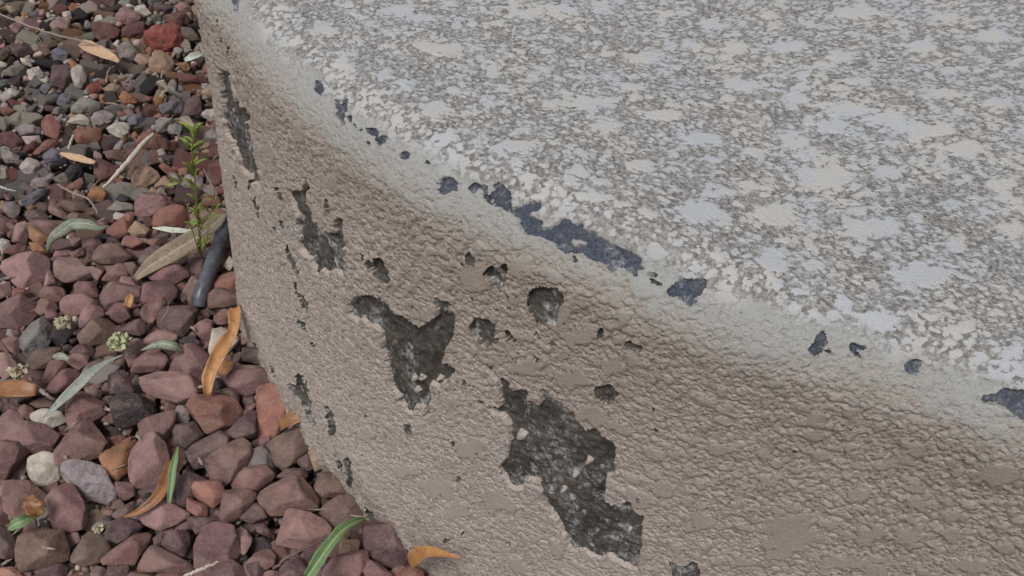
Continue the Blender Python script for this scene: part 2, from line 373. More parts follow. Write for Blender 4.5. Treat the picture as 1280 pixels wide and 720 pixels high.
# --- places where the coat has come off
CH = [('G', [720,30,740,75,760,30,830,35,870,50,940,100,1000,150,1065,190,1110,165,1140,180,1135,60,1180,60,1240,125,1220,230,1190,290,1175,360,1240,405,1160,470,1100,465,1115,530,1105,620,1080,640,1070,590,1030,580,1020,610,970,580,920,490,905,400,880,300,870,210,780,140,770,170,720,120]),
 ('H', [420,205,440,225,500,225,520,160,535,200,530,300,550,370,590,400,600,420,665,430,665,370,680,345,710,400,700,470,710,525,695,640,660,610,620,620,600,600,580,630,550,620,540,560,490,510,475,400,490,340,450,270]),
 ('H', [790,535,840,580,850,540,880,560,930,650,920,700,890,650,850,630,820,580]),
 ('', [274,98,278,85,286,88,290,108,296,124,300,134,306,134,314,145,309,155,318,181,322,211,329,233,316,229,311,219,302,211,294,185,283,168,279,145]),
 ('', [600,452,614,456,622,470,635,476,645,489,657,483,661,497,676,509,681,480,687,492,700,502,718,518,731,538,743,538,751,547,764,553,772,560,767,573,767,591,759,596,757,612,755,627,774,640,780,630,787,628,793,637,804,648,800,679,799,694,793,712,777,705,762,697,743,697,728,686,715,689,707,676,694,655,684,635,676,614,669,596,656,601,654,610,637,609,628,599,621,588,632,575,635,555,641,552,637,530,625,518,614,515,609,505,599,512,590,501,599,500,612,507,625,505,626,492,621,474,609,461]),
 ('', [663,372,668,362,680,358,697,360,705,372,703,388,697,404,690,400,685,398,675,402,668,390]),
 ('', [607,338,618,330,628,332,634,325,636,345,630,354,618,355,611,350]), ('', [584,318,590,313,594,322,599,329,589,327]),
 ('', [639,360,645,364,651,371,645,370]),
 ('Q', [110,190,130,125,200,150,240,170,225,230,200,270,170,270,140,230]), ('Q', [285,180,300,200,330,225,325,260,290,230]),
 ('Q', [485,265,520,255,545,270,530,290]), ('Q', [858,260,880,245,920,262,950,290,940,308,905,300]), ('Q', [710,485,740,465,790,465,830,510,800,550,760,560,730,520]),
 ('Q', [725,230,735,180,750,190,745,240]), ('Q', [415,215,440,205,452,225,420,228]), ('Q', [985,580,1015,575,1005,595]), ('Q', [1018,380,1045,378,1040,397]),
 ('S', [1070,640,1120,655,1200,645,1225,690,1220,760,1110,760]),
 ('H', [265,250,290,290,297,345,285,350,272,300]), ('H', [370,200,392,210,408,265,392,262]), ('H', [400,350,418,390,405,420]), ('H', [325,365,355,415,335,402]), ('H', [368,390,388,425,372,430]),
 ('H', [605,265,625,270,645,335,622,332]), ('H', [418,470,455,520,482,625,455,600]), ('H', [458,655,482,700,470,725]), ('H', [180,140,186,180,178,220,170,180]), ('H', [230,160,250,190,245,230]),
 ('G', [470,0,500,30,525,70,515,130,495,90,480,50]), ('G', [480,150,515,160,510,205,490,180]), ('G', [540,260,562,270,550,312]), ('G', [465,415,512,430,528,500,548,590,528,602,500,560,480,490]),
 ('G', [610,570,640,590,662,690,640,712,620,650]), ('G', [980,670,1018,670,1018,705,990,712]), ('E', [660,150,692,140,702,260,680,250]), ('E', [908,140,937,150,920,167]),
 ('P', [55,365,85,370,70,385]), ('P', [160,395,185,415,168,415]), ('P', [250,505,278,512,262,520]), ('P', [0,400,25,430,10,440]), ('H', [1020,575,1045,590,1035,610]),
 ('I', [75,90,88,110,82,145]), ('I', [92,180,105,200,98,230]), ('I', [125,215,140,250,132,280]), ('I', [70,235,80,260,74,280])]
CH += [('', q) for q in ([316,424,322,432,327,446,320,440], [338,452,346,462,352,474,344,468], [362,470,372,482,380,500,371,494], [384,506,392,512,399,530,392,534,386,520], [418,566,427,574,433,592,425,588], [434,596,440,600,442,612,436,608], [455,628,463,636,468,650,460,645], [498,682,506,686,512,700,503,696])]
CE = [('P', [100,215,130,195,152,220,120,237]), ('P', [168,190,187,230,170,257]), ('P', [215,225,270,200,290,240,305,280,290,322,250,290,215,270]),
 ('P', [310,325,350,305,380,310,400,280,470,290,460,320,400,350,460,370,465,405,520,400,560,375,640,390,680,430,720,420,750,460,830,500,890,515,920,550,935,600,880,620,820,590,790,625,750,600,760,570,700,550,650,520,620,550,560,540,520,510,490,465,400,450,370,410,360,370,320,345]),
 ('', [838,362,850,352,868,350,882,352,880,362,868,372,860,384,857,378,852,366,840,368]), ('P', [238,310,258,312,250,345]), ('P', [612,560,640,565,630,595]),
 ('T', [240,285,280,235,310,195,330,235,305,290,270,315]), ('T', [440,290,450,270,530,275,490,300,460,335]), ('T', [700,360,740,345,775,350,775,400,740,415,700,395]),
 ('T', [1080,530,1150,510,1170,480,1280,510,1277,620,1210,590,1160,540,1100,560]), ('I', [555,410,580,400,592,430,575,462,555,440]), ('I', [665,490,710,490,717,540,690,577,668,550]),
 ('I', [725,560,742,565,735,602]), ('I', [815,630,860,630,868,652,830,650]), ('I', [865,660,902,655,895,692,870,690]), ('H', [960,60,1000,30,1018,60,1000,82]),
 ('H', [1155,190,1190,150,1247,190,1230,227,1180,237]), ('I', [160,-20,190,-20,185,40,165,50]), ('T', [520,310,538,300,530,330])]
cjx = pn(V, .012, 61) + .55 * pn(V, .0052, 62) + .22 * pn(V, .0026, 63); cjy = pn(V, .012, 64) + .55 * pn(V, .0052, 65) + .22 * pn(V, .0026, 66)
patch = np.full(len(V), -1, np.int32); JP = 4.2
for k, (zk, pts) in enumerate(CH + CE):
    pl = zp(zk, pts); pl = pl if k < len(CH) else pl.mean(0) + (pl - pl.mean(0)) * (1.05 if len(pl) > 20 else 1.12); lo = pl.min(0) - 6; hi = pl.max(0) + 6
    i = np.where((Xp > lo[0]) & (Xp < hi[0]) & (Yp > lo[1]) & (Yp < hi[1]) & facing)[0]
    sc = min(1., max(.35, (hi - lo).min() / 34))
    e_ = k >= len(CH); jj = JP * sc * (1.25 if e_ else 1)
    r = inpoly(Xp[i] + jj * cjx[i] + e_ * 1.8 * jitx[i], Yp[i] + jj * cjy[i] + e_ * 1.8 * jity[i], pl)
    i2 = i[r]
    if k < 100: # little islands of paint that stay on
        isl = pn(V[i2], .009, 21) + .5 * pn(V[i2], .004, 22) > (.78 if k < len(CH) else .55)
        i2 = i2[~isl]
    patch[i2] = k
rp_ = np.random.default_rng(5); NPX = len(CH) + len(CE) + 46
zpx = [(rp_.normal(640, 75), rp_.normal(400, 55)) for _ in range(26)] + [(rp_.uniform(300, 1000), rp_.uniform(200, 700)) for _ in range(20)]
for k, (fx, fy) in enumerate(zpx):
    rx = rp_.uniform(1.6, 4.2); ry = rp_.uniform(1.4, 3.2)
    i = np.where((np.abs(Xp - fx) < 9) & (np.abs(Yp - fy) < 9) & facing & (KD < .1))[0]
    i = i[((Xp[i] - fx + cjx[i] * 2) / rx) ** 2 + ((Yp[i] - fy + cjy[i] * 2) / ry) ** 2 < 1]
    patch[i[patch[i] < 0]] = len(CH) + len(CE) + k
ebp = np.array([zp('', q)[0] for q in ([395, 105], [430, 140], [500, 192], [560, 232], [625, 250], [700, 295], [790, 332], [860, 370], [1030, 432], [1140, 462], [1262, 503])])
for k in range(120):
    t = rp_.beta(1.4, 1.6) * 10; j0 = min(int(t), 9); c0 = ebp[j0] * (1 - t + j0) + ebp[j0 + 1] * (t - j0) + (0, rp_.normal() * 7)
    rx = rp_.uniform(1.2, 3.6); ry = rp_.uniform(1., 2.6)
    i = np.where((np.abs(Xp - c0[0]) < 9) & (np.abs(Yp - c0[1]) < 9) & facing & (KD < .9))[0]
    i = i[((Xp[i] - c0[0] + cjx[i] * 3) / rx) ** 2 + ((Yp[i] - c0[1] + cjy[i] * 3) / ry) ** 2 < 1]
    patch[i[patch[i] < 0]] = NPX + k
NPIT = len(zpx) + 120; NCE = len(CH) + len(CE)
edgep = ((patch >= len(CH)) & (patch < NCE)) | (patch >= NPX); chip = patch >= 0
depth = .0021 * np.where(edgep, .55, 1) * np.where(KD > .3, .7, 1)
sub = pn(V, .011, 31) * .0012 + pn(V, .0045, 32) * .0013 + np.abs(pn(V, .002, 33)) * .0009 - .0004
disp = np.where(chip, lowf - depth + sub, disp)
cg = chip.reshape(NV, NS).astype(np.float32); bl = cg.copy()
for _ in range(2):
    bl[1:-1] = (bl[:-2] + bl[1:-1] * 2 + bl[2:]) / 4; bl[:, 1:-1] = (bl[:, :-2] + bl[:, 1:-1] * 2 + bl[:, 2:]) / 4
phi = bl - .34; g0, g1 = np.gradient(phi); gg = g0 ** 2 + g1 ** 2 + 1e-6
s0, s1 = -phi * g0 / gg, -phi * g1 / gg; mag = np.sqrt(s0 ** 2 + s1 ** 2)
near = (np.maximum(np.abs(s0), np.abs(s1)) < .52) & (gg > .001)
s0 = np.where(near, s0, 0); s1 = np.where(near, s1, 0)
V = V + (s0[..., None] * dv + s1[..., None] * du).reshape(-1, 3)      # vertices next to a rim slide onto it
chip2 = (phi > 0).ravel()
dcoat = lowf + hgt * amp + np.clip(bl.ravel(), 0, .5) * .0010         # lips of the coat lift a little
dbare = lowf - depth + sub
wch = np.where(near.ravel(), 0., chip2.astype(np.float32))
disp = dcoat * (1 - wch) + dbare * wch
V2 = (V + NR * disp[:, None]).astype(np.float32)
idx = np.arange(NV * NS).reshape(NV, NS)
quads = np.stack([idx[:-1, :-1], idx[:-1, 1:], idx[1:, 1:], idx[1:, :-1]], -1).reshape(-1, 4)
sg_ = np.sign(phi.ravel()); nr_ = near.ravel()
# spread patch ids outwards so that the grown rim keeps its patch
pg = patch.reshape(NV, NS).copy()
for sh in ((1, 0), (-1, 0), (0, 1), (0, -1)):
    r_ = np.roll(pg, sh, (0, 1)); pg = np.where(pg < 0, r_, pg)
patch = pg.ravel(); cntp = np.bincount(patch[patch >= 0], minlength=NCE + NPIT + 5); bigp = cntp > 900
pA = np.where(nr_, -9, sg_)[quads].sum(1); pB = np.where(nr_, 0, sg_)[quads].sum(1) + .1 * np.sign(phi.ravel()[quads].mean(1))
pid = patch[quads].max(1); pf = np.where((pid >= 0) & bigp[np.maximum(pid, 0)], pA, pB); fp = np.where(pf > 0, patch[quads].max(1), -1)
cf_ = np.bincount(fp[fp >= 0], minlength=NCE + NPIT + 5); fp = np.where((fp >= 0) & (cf_[np.maximum(fp, 0)] < 6), -1, fp)
topA = sstep(.50, .74, KD + .10 * pn(V, .02, 41) + .05 * pn(V, .004, 42))
KDx = np.where(KD > 0, KD, (V[:, 2] - (H - RB)) / .055)
bandA = sstep(-.22, .42, KDx + .10 * pn(V, .03, 43) + .10 * pn(V, .006, 44) - .12 * (hgt < .45)) * (1 - .0 * topA)
wz = V[:, 2] / H
browningA = sstep(.42, .98, wz + .10 * pn(V, .03, 46) + .1 * pn(V, .12, 45)) * (1 - sstep(.5, .9, KD))
splashA = 1 - sstep(.0, .055, V[:, 2] + .018 * pn(V, .02, 47) + .02 * pn(V, .06, 48))
def submesh(name, mask, mat):
    q = quads[mask]; u, inv = np.unique(q, return_inverse=True)
    me = mesh_np(name, V2[u], inv.reshape(-1, 4), mat)
    return me, u
def fattr(me, name, arr):
    a = me.attributes.new(name, 'FLOAT', 'POINT'); a.data.foreach_set('value', np.asarray(arr, np.float32))
ledge = bpy.data.objects.new('stucco_ledge', None); COL.objects.link(ledge)
tag(ledge, 'low raised ledge with cracked pinkish stucco side, rounded edge and pale speckled top', 'ledge')
me, u = submesh('stucco_coat', fp < 0, M_ST)
fattr(me, 'flat', flatA[u]); fattr(me, 'top', topA[u]); fattr(me, 'band', bandA[u]); fattr(me, 'stain', browningA[u]); fattr(me, 'splash', splashA[u])
link('stucco_coat', me, ledge)
for k in range(NCE + NPIT):
    mk = fp == k
    if mk.sum() < 6: continue
    me, u = submesh('bare_patch', mk, M_BARE); fattr(me, 'edge', edgep[u].astype(float))
    link('bare_patch', me, ledge)
FOOT = (Pf + Nn * BAT)
foot_poly = FOOT[::6]
foot_poly = np.vstack([foot_poly, [(2.2, .1), (1.4, 2.6)]])

# ------------------------------------------------------------------ ground sheet
n = 40; gx = np.linspace(-1, 1, n); gx = np.sign(gx) * np.abs(gx) ** 3 * 30
GX, GY = np.meshgrid(gx, gx + .6); gz = np.full(GX.size, -.034)
gq = np.arange(n * n).reshape(n, n)
me = mesh_np('ground', np.c_[GX.ravel(), GY.ravel(), gz], np.stack([gq[:-1, :-1], gq[:-1, 1:], gq[1:, 1:], gq[1:, :-1]], -1).reshape(-1, 4), M_SOIL)
tag(link('ground', me), 'dark soil under the gravel', kind='structure')

# ------------------------------------------------------------------ stones
ICO = {k: ico(k) for k in (1, 2, 3, 4, 5)}
PAL = dict(P=(126, 95, 91), D=(101, 81, 79), M=(149, 117, 112), R=(138, 95, 84), RED=(134, 72, 62), DR=(104, 68, 64), G=(148, 139, 134), GB=(114, 113, 120),
           W=(190, 178, 166), S=(152, 110, 95), O=(150, 108, 74), B=(112, 90, 81), K=(56, 48, 51), T=(160, 134, 114))
CN = dict(P='purple brown', D='dark maroon', M='dusty pink', R='reddish brown', RED='brick red', DR='dark red', G='grey', GB='blue grey', W='whitish', S='salmon pink',
          O='orange tan', B='brown', K='blackish', T='tan')
def stone_dirs(planes, hs, dirs, p=16):
    d = dirs / np.linalg.norm(dirs, axis=1)[:, None]
    q = np.clip(d @ planes.T, 1e-4, None) / hs[None]
    qm = q.max(1); r = 1 / (qm * ((q / qm[:, None]) ** p).sum(1) ** (1 / p))
    return d * r[:, None]
def roughen(V, size, amt, seed):
    P = V + seed * 1.37
    n = pn(P, size * .45, 1) * .6 + pn(P, size * .2, 2) * .3 + pn(P, size * .08, 3) * .14
    l = np.linalg.norm(V, axis=1)[:, None] + 1e-9
    return V + V / l * (n[:, None] * size * amt)
def rand_stone(r, sub, rr, ax=(1, .8, .6), rough=.05, nf=11, p=14):
    d = rr.normal(size=(nf, 3)); d /= np.linalg.norm(d, axis=1)[:, None]
    d = np.vstack([d, np.eye(3), -np.eye(3)])
    hs = rr.uniform(.6, 1.0, len(d)); hs[-6:] = 1.0
    V_, F_ = ICO[sub]; A = np.array(ax)
    Vs = stone_dirs(d, hs, V_, p) * A * r
    return roughen(Vs, r, rough, rr.uniform(0, 50)), F_
ST = []
def S_(z, txt):
    for ln in txt.strip().split(';'):
        ln = ln.strip()
        if ln:
            c, *v = ln.replace(',', ' ').split(); ST.append((c, zp(z, [float(a) for a in v])))
S_('D', '''P -60,-20,60,-28,200,-12,285,30,250,110,150,125,110,60,0,70,-60,80; P -60,90,60,60,160,60,145,120,30,250,-60,230;
P 460,-75,565,10,560,30,480,140,440,115,350,120,310,200,275,200,270,140,330,30; W 140,150,210,120,278,135,275,200,290,250,250,275,180,290,140,230;
G 300,200,360,110,440,120,480,160,500,220,560,300,550,370,500,415,460,410,400,340,310,240; T -30,225,10,230,40,280,35,340,0,375,-30,370;
P 40,245,90,238,230,330,230,400,110,440,70,445,20,400,15,320; P 220,350,320,283,360,290,410,380,425,460,410,520,350,545,300,520,240,420;
B 80,520,150,495,300,500,330,580,330,640,260,665,100,700,80,640; D -30,480,30,480,75,540,75,640,20,670,-30,670;
M 630,150,650,80,700,30,750,28,800,90,818,170,790,240,740,300,680,320,640,290,625,220; O 485,150,600,85,660,65,640,130,625,210,570,260,540,250,500,190;
P 620,60,650,-20,820,-75,855,-60,840,10,800,70,750,25,700,30,655,65; D 835,20,850,-10,940,-25,985,40,900,105,850,80;
D 860,160,960,70,1060,20,1105,50,1100,100,1000,150,990,190,900,205,860,190; P 995,165,1150,60,1210,50,1228,110,1190,190,1090,280,1015,240;
D 850,210,1000,205,1010,250,930,280,905,380,860,390,850,300; S 925,310,950,260,1060,258,1085,300,1070,360,1030,390,960,350; S 905,340,1000,380,1012,430,970,445,905,400;
D 510,510,530,460,590,435,650,450,690,480,640,530,570,560,510,540; D 520,430,600,380,680,340,700,360,620,420,560,450; M 660,430,740,355,800,360,820,390,920,410,910,430,850,470,770,500,700,470;
P 490,640,560,580,720,475,750,480,740,520,650,660,580,660,500,680; D 790,540,810,505,910,500,920,560,890,630,850,620,790,580; P 655,680,740,565,935,670,935,700,860,705,690,700;
B 330,650,400,560,430,490,500,520,535,590,490,650,400,672,340,665; B 435,710,460,675,510,680,530,730,440,730; D 520,730,525,660,640,665,645,730;
P 945,680,945,590,990,490,1050,470,1130,490,1160,600,1140,640,1040,650,990,700; M 1095,440,1150,440,1220,540,1215,610,1180,645,1160,600,1130,490; D 900,430,960,450,1060,440,1060,470,990,480,950,520;
P 555,260,640,270,660,340,600,355,570,330; D 160,690,270,660,360,670,380,730,160,730; S 0,680,60,675,120,720,0,740; P 1060,650,1110,635,1200,690,1230,740,1040,740,1000,700; D 1175,660,1277,590,1277,740,1230,740;
D 740,540,790,500,780,580,750,600; K 700,320,740,310,720,350,690,345''')
S_('E', '''G 185,190,220,110,270,100,320,160,325,200,240,180; P 95,270,180,195,270,180,325,230,320,250,240,310,130,300; B 282,75,400,10,480,-30,510,0,505,70,440,160,370,205,330,180,320,130;
T 480,130,530,25,570,20,610,70,600,170,520,210,500,160; D 430,170,480,130,510,200,470,215; D 335,240,380,200,460,200,500,240,495,280,430,240;
P 243,340,250,310,380,250,450,245,500,300,530,350,525,410,440,390,330,380,310,425,260,380; P 55,440,75,310,180,300,240,320,230,350,150,440,80,470; D 150,440,230,365,270,400,290,440,210,465;
M 295,540,310,450,370,385,500,420,560,450,590,490,590,530,500,600,400,575,310,560; B 505,290,530,215,600,225,700,280,700,310,640,335,560,340; B 525,410,600,350,700,325,780,350,770,400,690,470,610,500,560,440;
D 755,500,790,460,870,450,940,480,975,540,970,640,910,695,820,650,760,580; P 550,700,600,640,700,600,770,595,775,650,720,740,550,740; P 720,740,770,640,830,660,895,715,895,740;
R 915,740,930,700,990,670,1060,700,1100,740; T 635,600,640,550,740,530,750,590,640,640; D 340,670,440,620,480,690,470,740,340,740; P 175,670,230,610,300,580,325,620,320,670,250,700,200,730; D 225,480,270,465,300,500,285,530,240,510; P 210,720,260,695,400,700,420,740,210,740''')
S_('C', '''P -30,150,-30,70,60,25,110,35,165,90,190,150,90,195,0,185; P 170,110,190,60,260,60,295,100,220,100,200,135; P 215,110,260,100,298,150,260,165,225,150;
M 292,70,320,38,420,35,480,70,470,90,400,130,330,135,295,110; P 180,30,220,-10,300,0,335,40,290,75,200,45; G 92,240,150,175,215,140,240,190,238,280,190,310,140,345,100,290;
M 370,180,390,120,440,80,500,95,510,130,430,160,380,200; B 345,270,440,170,520,135,565,160,570,210,520,260,430,280,360,285; D 570,175,620,155,720,150,735,200,680,230,600,215;
P 525,110,560,70,620,90,630,140,580,170,540,150; P 655,140,700,80,790,40,805,80,760,110,740,190,690,150; D 741,130,770,95,920,85,955,110,930,180,880,235,810,220,750,180;
M 680,240,720,205,800,205,860,235,850,260,780,280,700,270; P 685,80,700,0,760,-30,850,0,905,75,800,80,790,40,700,80; P 480,0,560,-30,640,10,700,0,690,60,520,110,490,60;
D 335,310,370,280,450,275,490,300,440,335,350,330; B 125,350,180,300,260,290,300,290,260,380,170,400,130,370; M 335,340,370,315,430,330,425,370,380,400,340,370;
P 220,470,300,400,380,370,430,400,340,480,270,515,225,495; P 180,450,240,360,290,345,330,370,300,400,220,480; P 420,370,480,340,510,350,430,400; M 610,260,650,240,720,270,680,310,640,350,615,400,605,330;
P 630,410,650,350,720,300,790,320,830,350,790,400,700,405; P 800,395,900,290,960,280,1010,330,1000,400,970,470,900,410; M 625,430,700,405,850,405,950,450,975,500,930,545,860,558,740,520,650,480;
D 525,480,530,420,600,395,625,440,650,500,600,520,530,510; K 530,540,600,505,700,530,820,570,800,600,680,640,600,680,560,660; P 320,620,330,520,400,505,510,560,510,610,440,600,390,650,360,690,330,680;
M 390,500,440,465,515,520,510,550,420,510; R 905,570,940,520,1050,520,1130,530,1175,590,1150,650,1080,680,1000,705,960,640; G 830,575,880,570,920,600,915,650,860,655,850,610; W 140,600,200,580,290,600,325,640,310,690,250,690,150,640;
P 85,600,110,550,170,580,140,640,90,620; B 115,560,200,530,260,550,250,580,170,580; P 0,600,50,580,120,630,110,650,0,650; M 0,420,0,320,40,315,90,370,60,430,20,440; P 0,250,40,230,90,240,100,290,90,340,40,300;
P 930,190,1000,150,1030,160,1030,230,1000,280,960,220; P 1030,140,1070,105,1110,110,1110,180,1030,175; W 1010,300,1030,200,1080,175,1160,200,1150,260,1100,320,1020,345; B 1010,30,1080,0,1180,40,1190,70,1100,90,1010,100;
D 1100,700,1200,600,1240,590,1240,720,1100,730; K 850,240,930,230,970,270,930,290,880,270; D 55,210,100,200,110,235,70,235''')
S_('G', '''M 195,230,205,185,250,190,320,235,320,275,200,270; D 160,320,200,285,330,275,385,320,385,355,300,370,200,350; P 115,440,150,400,320,390,340,440,320,480,230,525,150,490;
B 100,395,150,370,330,380,380,420,330,440,150,400; R 275,500,290,478,410,475,440,510,500,570,380,650,360,720,280,720; K 55,480,80,435,110,440,110,475,60,510; B 80,500,150,480,210,530,190,560,100,520''')
S_('B', '''M 0,560,80,525,160,525,240,545,240,620,200,670,120,700,60,690,0,620; M 260,590,290,550,370,550,390,600,450,640,400,660,310,670,270,640; P 130,390,190,365,320,365,330,390,280,450,210,440,140,420;
D 110,365,140,330,200,315,270,355,200,370,120,385; M 240,310,270,290,320,340,325,370,280,350,235,330; B 290,285,340,268,440,295,450,320,350,330,300,310; B 320,350,350,330,420,340,430,365,340,380;
M 55,470,70,370,120,365,135,400,130,490,90,480; O 135,410,170,400,235,450,240,490,200,490,140,460; O 140,475,200,480,235,530,160,525; DR 0,540,60,490,130,485,140,510,60,540,10,560; W 0,490,0,450,40,450,55,500,10,540;
M 240,560,270,520,340,510,350,530,280,560; M 330,450,390,445,400,500,350,495; P 390,455,470,450,500,490,450,510,440,540,400,500; B 445,530,480,485,540,490,620,520,650,550,590,575,500,580,450,560;
P 300,540,400,500,410,530,350,560; P 490,660,560,580,600,580,625,640,560,665; B 600,580,650,575,675,610,660,650,620,640; P 285,690,380,665,540,670,560,700,500,740,300,740; M 550,720,590,640,640,650,700,720;
P 705,620,750,585,860,580,915,620,910,660,840,690,720,650; D 720,720,740,670,820,660,880,720; D 670,570,720,500,830,460,800,500,700,600; M 650,330,660,260,740,245,860,265,890,300,780,310,740,350,680,350;
R 725,390,760,320,830,300,900,320,920,380,880,405,780,400; S 770,385,840,352,860,390,820,405; T 640,160,690,100,760,85,790,130,770,170,720,210,650,220,640,190; T 750,210,790,140,840,190,840,220;
O 430,260,440,220,490,210,520,250,500,280,450,280; R 315,210,370,180,410,150,415,190,380,225,330,225; G 150,200,190,140,240,180,240,210,180,220; W 95,110,130,70,210,85,160,150,120,150; GB 190,60,260,15,290,40,290,80,220,90;
R 120,55,200,10,280,0,250,20,160,60; G 0,180,0,80,35,110,40,160; G 20,330,10,280,60,270,110,320,90,360,40,350; GB 100,270,180,220,240,220,170,280,120,320; DR 450,100,480,70,580,110,590,140,520,170,470,190;
K 310,140,340,100,400,110,400,150,340,175; G 510,310,560,275,640,290,640,325,560,330; W 541,360,560,330,610,340,600,370; R 600,340,650,350,640,390,610,370; T 620,420,660,370,730,410,700,450,640,445;
R 585,430,660,450,700,480,640,510,590,490; P 690,520,700,470,770,460,830,465,720,500; DR 1005,70,1030,0,1090,10,1095,80,1040,85; DR 1000,190,1010,100,1050,80,1130,90,1130,160,1060,200; R 1040,215,1110,200,1110,240,1060,240;
R 960,290,1000,250,1060,255,1080,310,1000,300; W 1080,590,1110,545,1140,575,1110,615; R 1030,650,1080,620,1150,620,1190,700,1190,740,1040,720; G 880,200,900,150,980,150,980,220,900,210; M 410,600,450,595,500,620,470,660;
R 60,700,120,700,170,720,60,740; R 330,610,380,590,430,630,350,660; M 240,610,260,640,270,670,200,690; G 0,20,90,60,90,90,20,90; R 760,100,790,80,870,150,800,140; B 500,30,560,20,620,60,600,90,520,70''')
S_('A', '''RED 695,140,740,120,870,125,892,180,870,230,800,250,740,240,700,190; DR 440,110,500,108,580,160,570,190,510,205,450,170; DR 585,130,700,100,700,180,640,190,590,170; M 555,60,600,30,650,50,700,100,640,115,570,110;
W 630,10,700,30,735,70,700,85,650,50; G 565,230,620,190,670,260,640,295,580,290; T 650,290,670,260,730,270,730,310,680,325; T 720,330,750,265,840,280,850,300,820,365,760,360; DR 860,350,1040,380,1000,405,870,395;
B 865,130,920,135,975,200,960,215,890,190; DR 780,80,850,60,910,80,920,120,830,120; M 845,30,880,5,930,40,920,70,870,60; T 925,40,960,20,995,60,980,90,940,70; D 730,30,780,5,840,40,790,60,740,60;
W 335,340,380,310,435,380,400,435,365,420; D 240,380,260,320,330,315,350,390,300,425,250,410; RED 420,420,480,395,500,430,440,465; T 500,430,540,400,595,420,590,450,530,455; O 575,470,600,440,660,470,660,500,600,505;
G 340,510,400,465,490,500,480,530,390,550,350,540; GB 275,500,290,460,350,455,340,500,300,520; W 320,590,380,545,440,590,430,605; R 355,640,400,618,490,625,480,690,400,700,360,670; R 190,570,250,555,300,610,290,670,220,680,210,620;
W 515,620,570,590,630,600,625,650,590,670,530,640; G 440,570,510,520,560,570,500,610,450,600; GB 600,580,640,545,710,575,700,610,620,610; G 750,590,780,570,850,580,820,630,760,650; G 795,640,850,590,880,610,870,650;
D 885,560,900,490,960,465,990,500,960,560,910,570; GB 770,520,800,480,890,490,880,545,790,550; O 740,480,760,440,800,465,780,510,750,510; G 800,440,830,370,860,390,840,470,810,470; T 970,450,1010,410,1055,410,1050,470,1000,480;
W 965,560,1000,530,1070,530,1075,580,1000,590; R 990,630,1040,585,1075,600,1070,640; G 980,660,1030,625,1075,650,1070,690,1000,680; R 650,690,690,640,780,650,770,720,660,720; W 0,470,50,420,95,435,90,460,20,500;
D 40,230,60,210,150,220,160,260,90,280; GB 250,250,280,220,330,260,320,300,260,290; B 180,220,230,205,250,260,220,270; W 130,350,180,315,215,370,150,400; W 90,270,150,300,155,325,110,310; W 0,290,35,310,20,330,0,320;
GB 190,430,230,380,250,420,220,460; G 70,620,110,590,200,620,190,650,100,660; DR 0,640,60,640,130,700,60,720,0,690; W 105,660,200,655,210,690,130,700; R 0,530,40,515,80,540,20,560; K 0,400,110,370,110,420,50,400;
R 170,720,220,680,290,690,250,730; G 970,230,1000,190,1030,210,1030,270,980,280; R 970,310,1010,290,1040,330,1030,370,985,350; G 955,140,1000,100,1010,180,980,185; O 850,310,900,300,930,330,900,345; M 235,110,290,90,340,110,330,160,260,150;
M 45,120,80,100,115,140,90,170,55,150; W 300,60,340,55,350,90,310,95''')
COV = np.zeros((760, 700), np.float32)                # what the traced stones already cover (pixels +60 left, +20 up)
gy_, gx_ = np.mgrid[0:760, 0:700]; gxx = gx_ - 60.; gyy = gy_ - 20.
stones = []                                            # (object, px, py, colour key, size, shape word, zone)
def jcol(c, rr, j=.10, far=False):
    b = s2l(PAL[c]) * (1.18 if far else 1) * (1 + rr.uniform(-j, j)) * (1 + rr.uniform(-j * .5, j * .5, 3)); return (*np.clip(b, 0, 1), 1)
def shape_word(l, wd, n):
    q = l / max(wd, 1e-6)
    return 'long thin' if q > 2.3 else 'elongated' if q > 1.6 else ('rounded' if n > 7 else 'wedge shaped' if n <= 4 else 'blocky' if n <= 6 else 'angular')
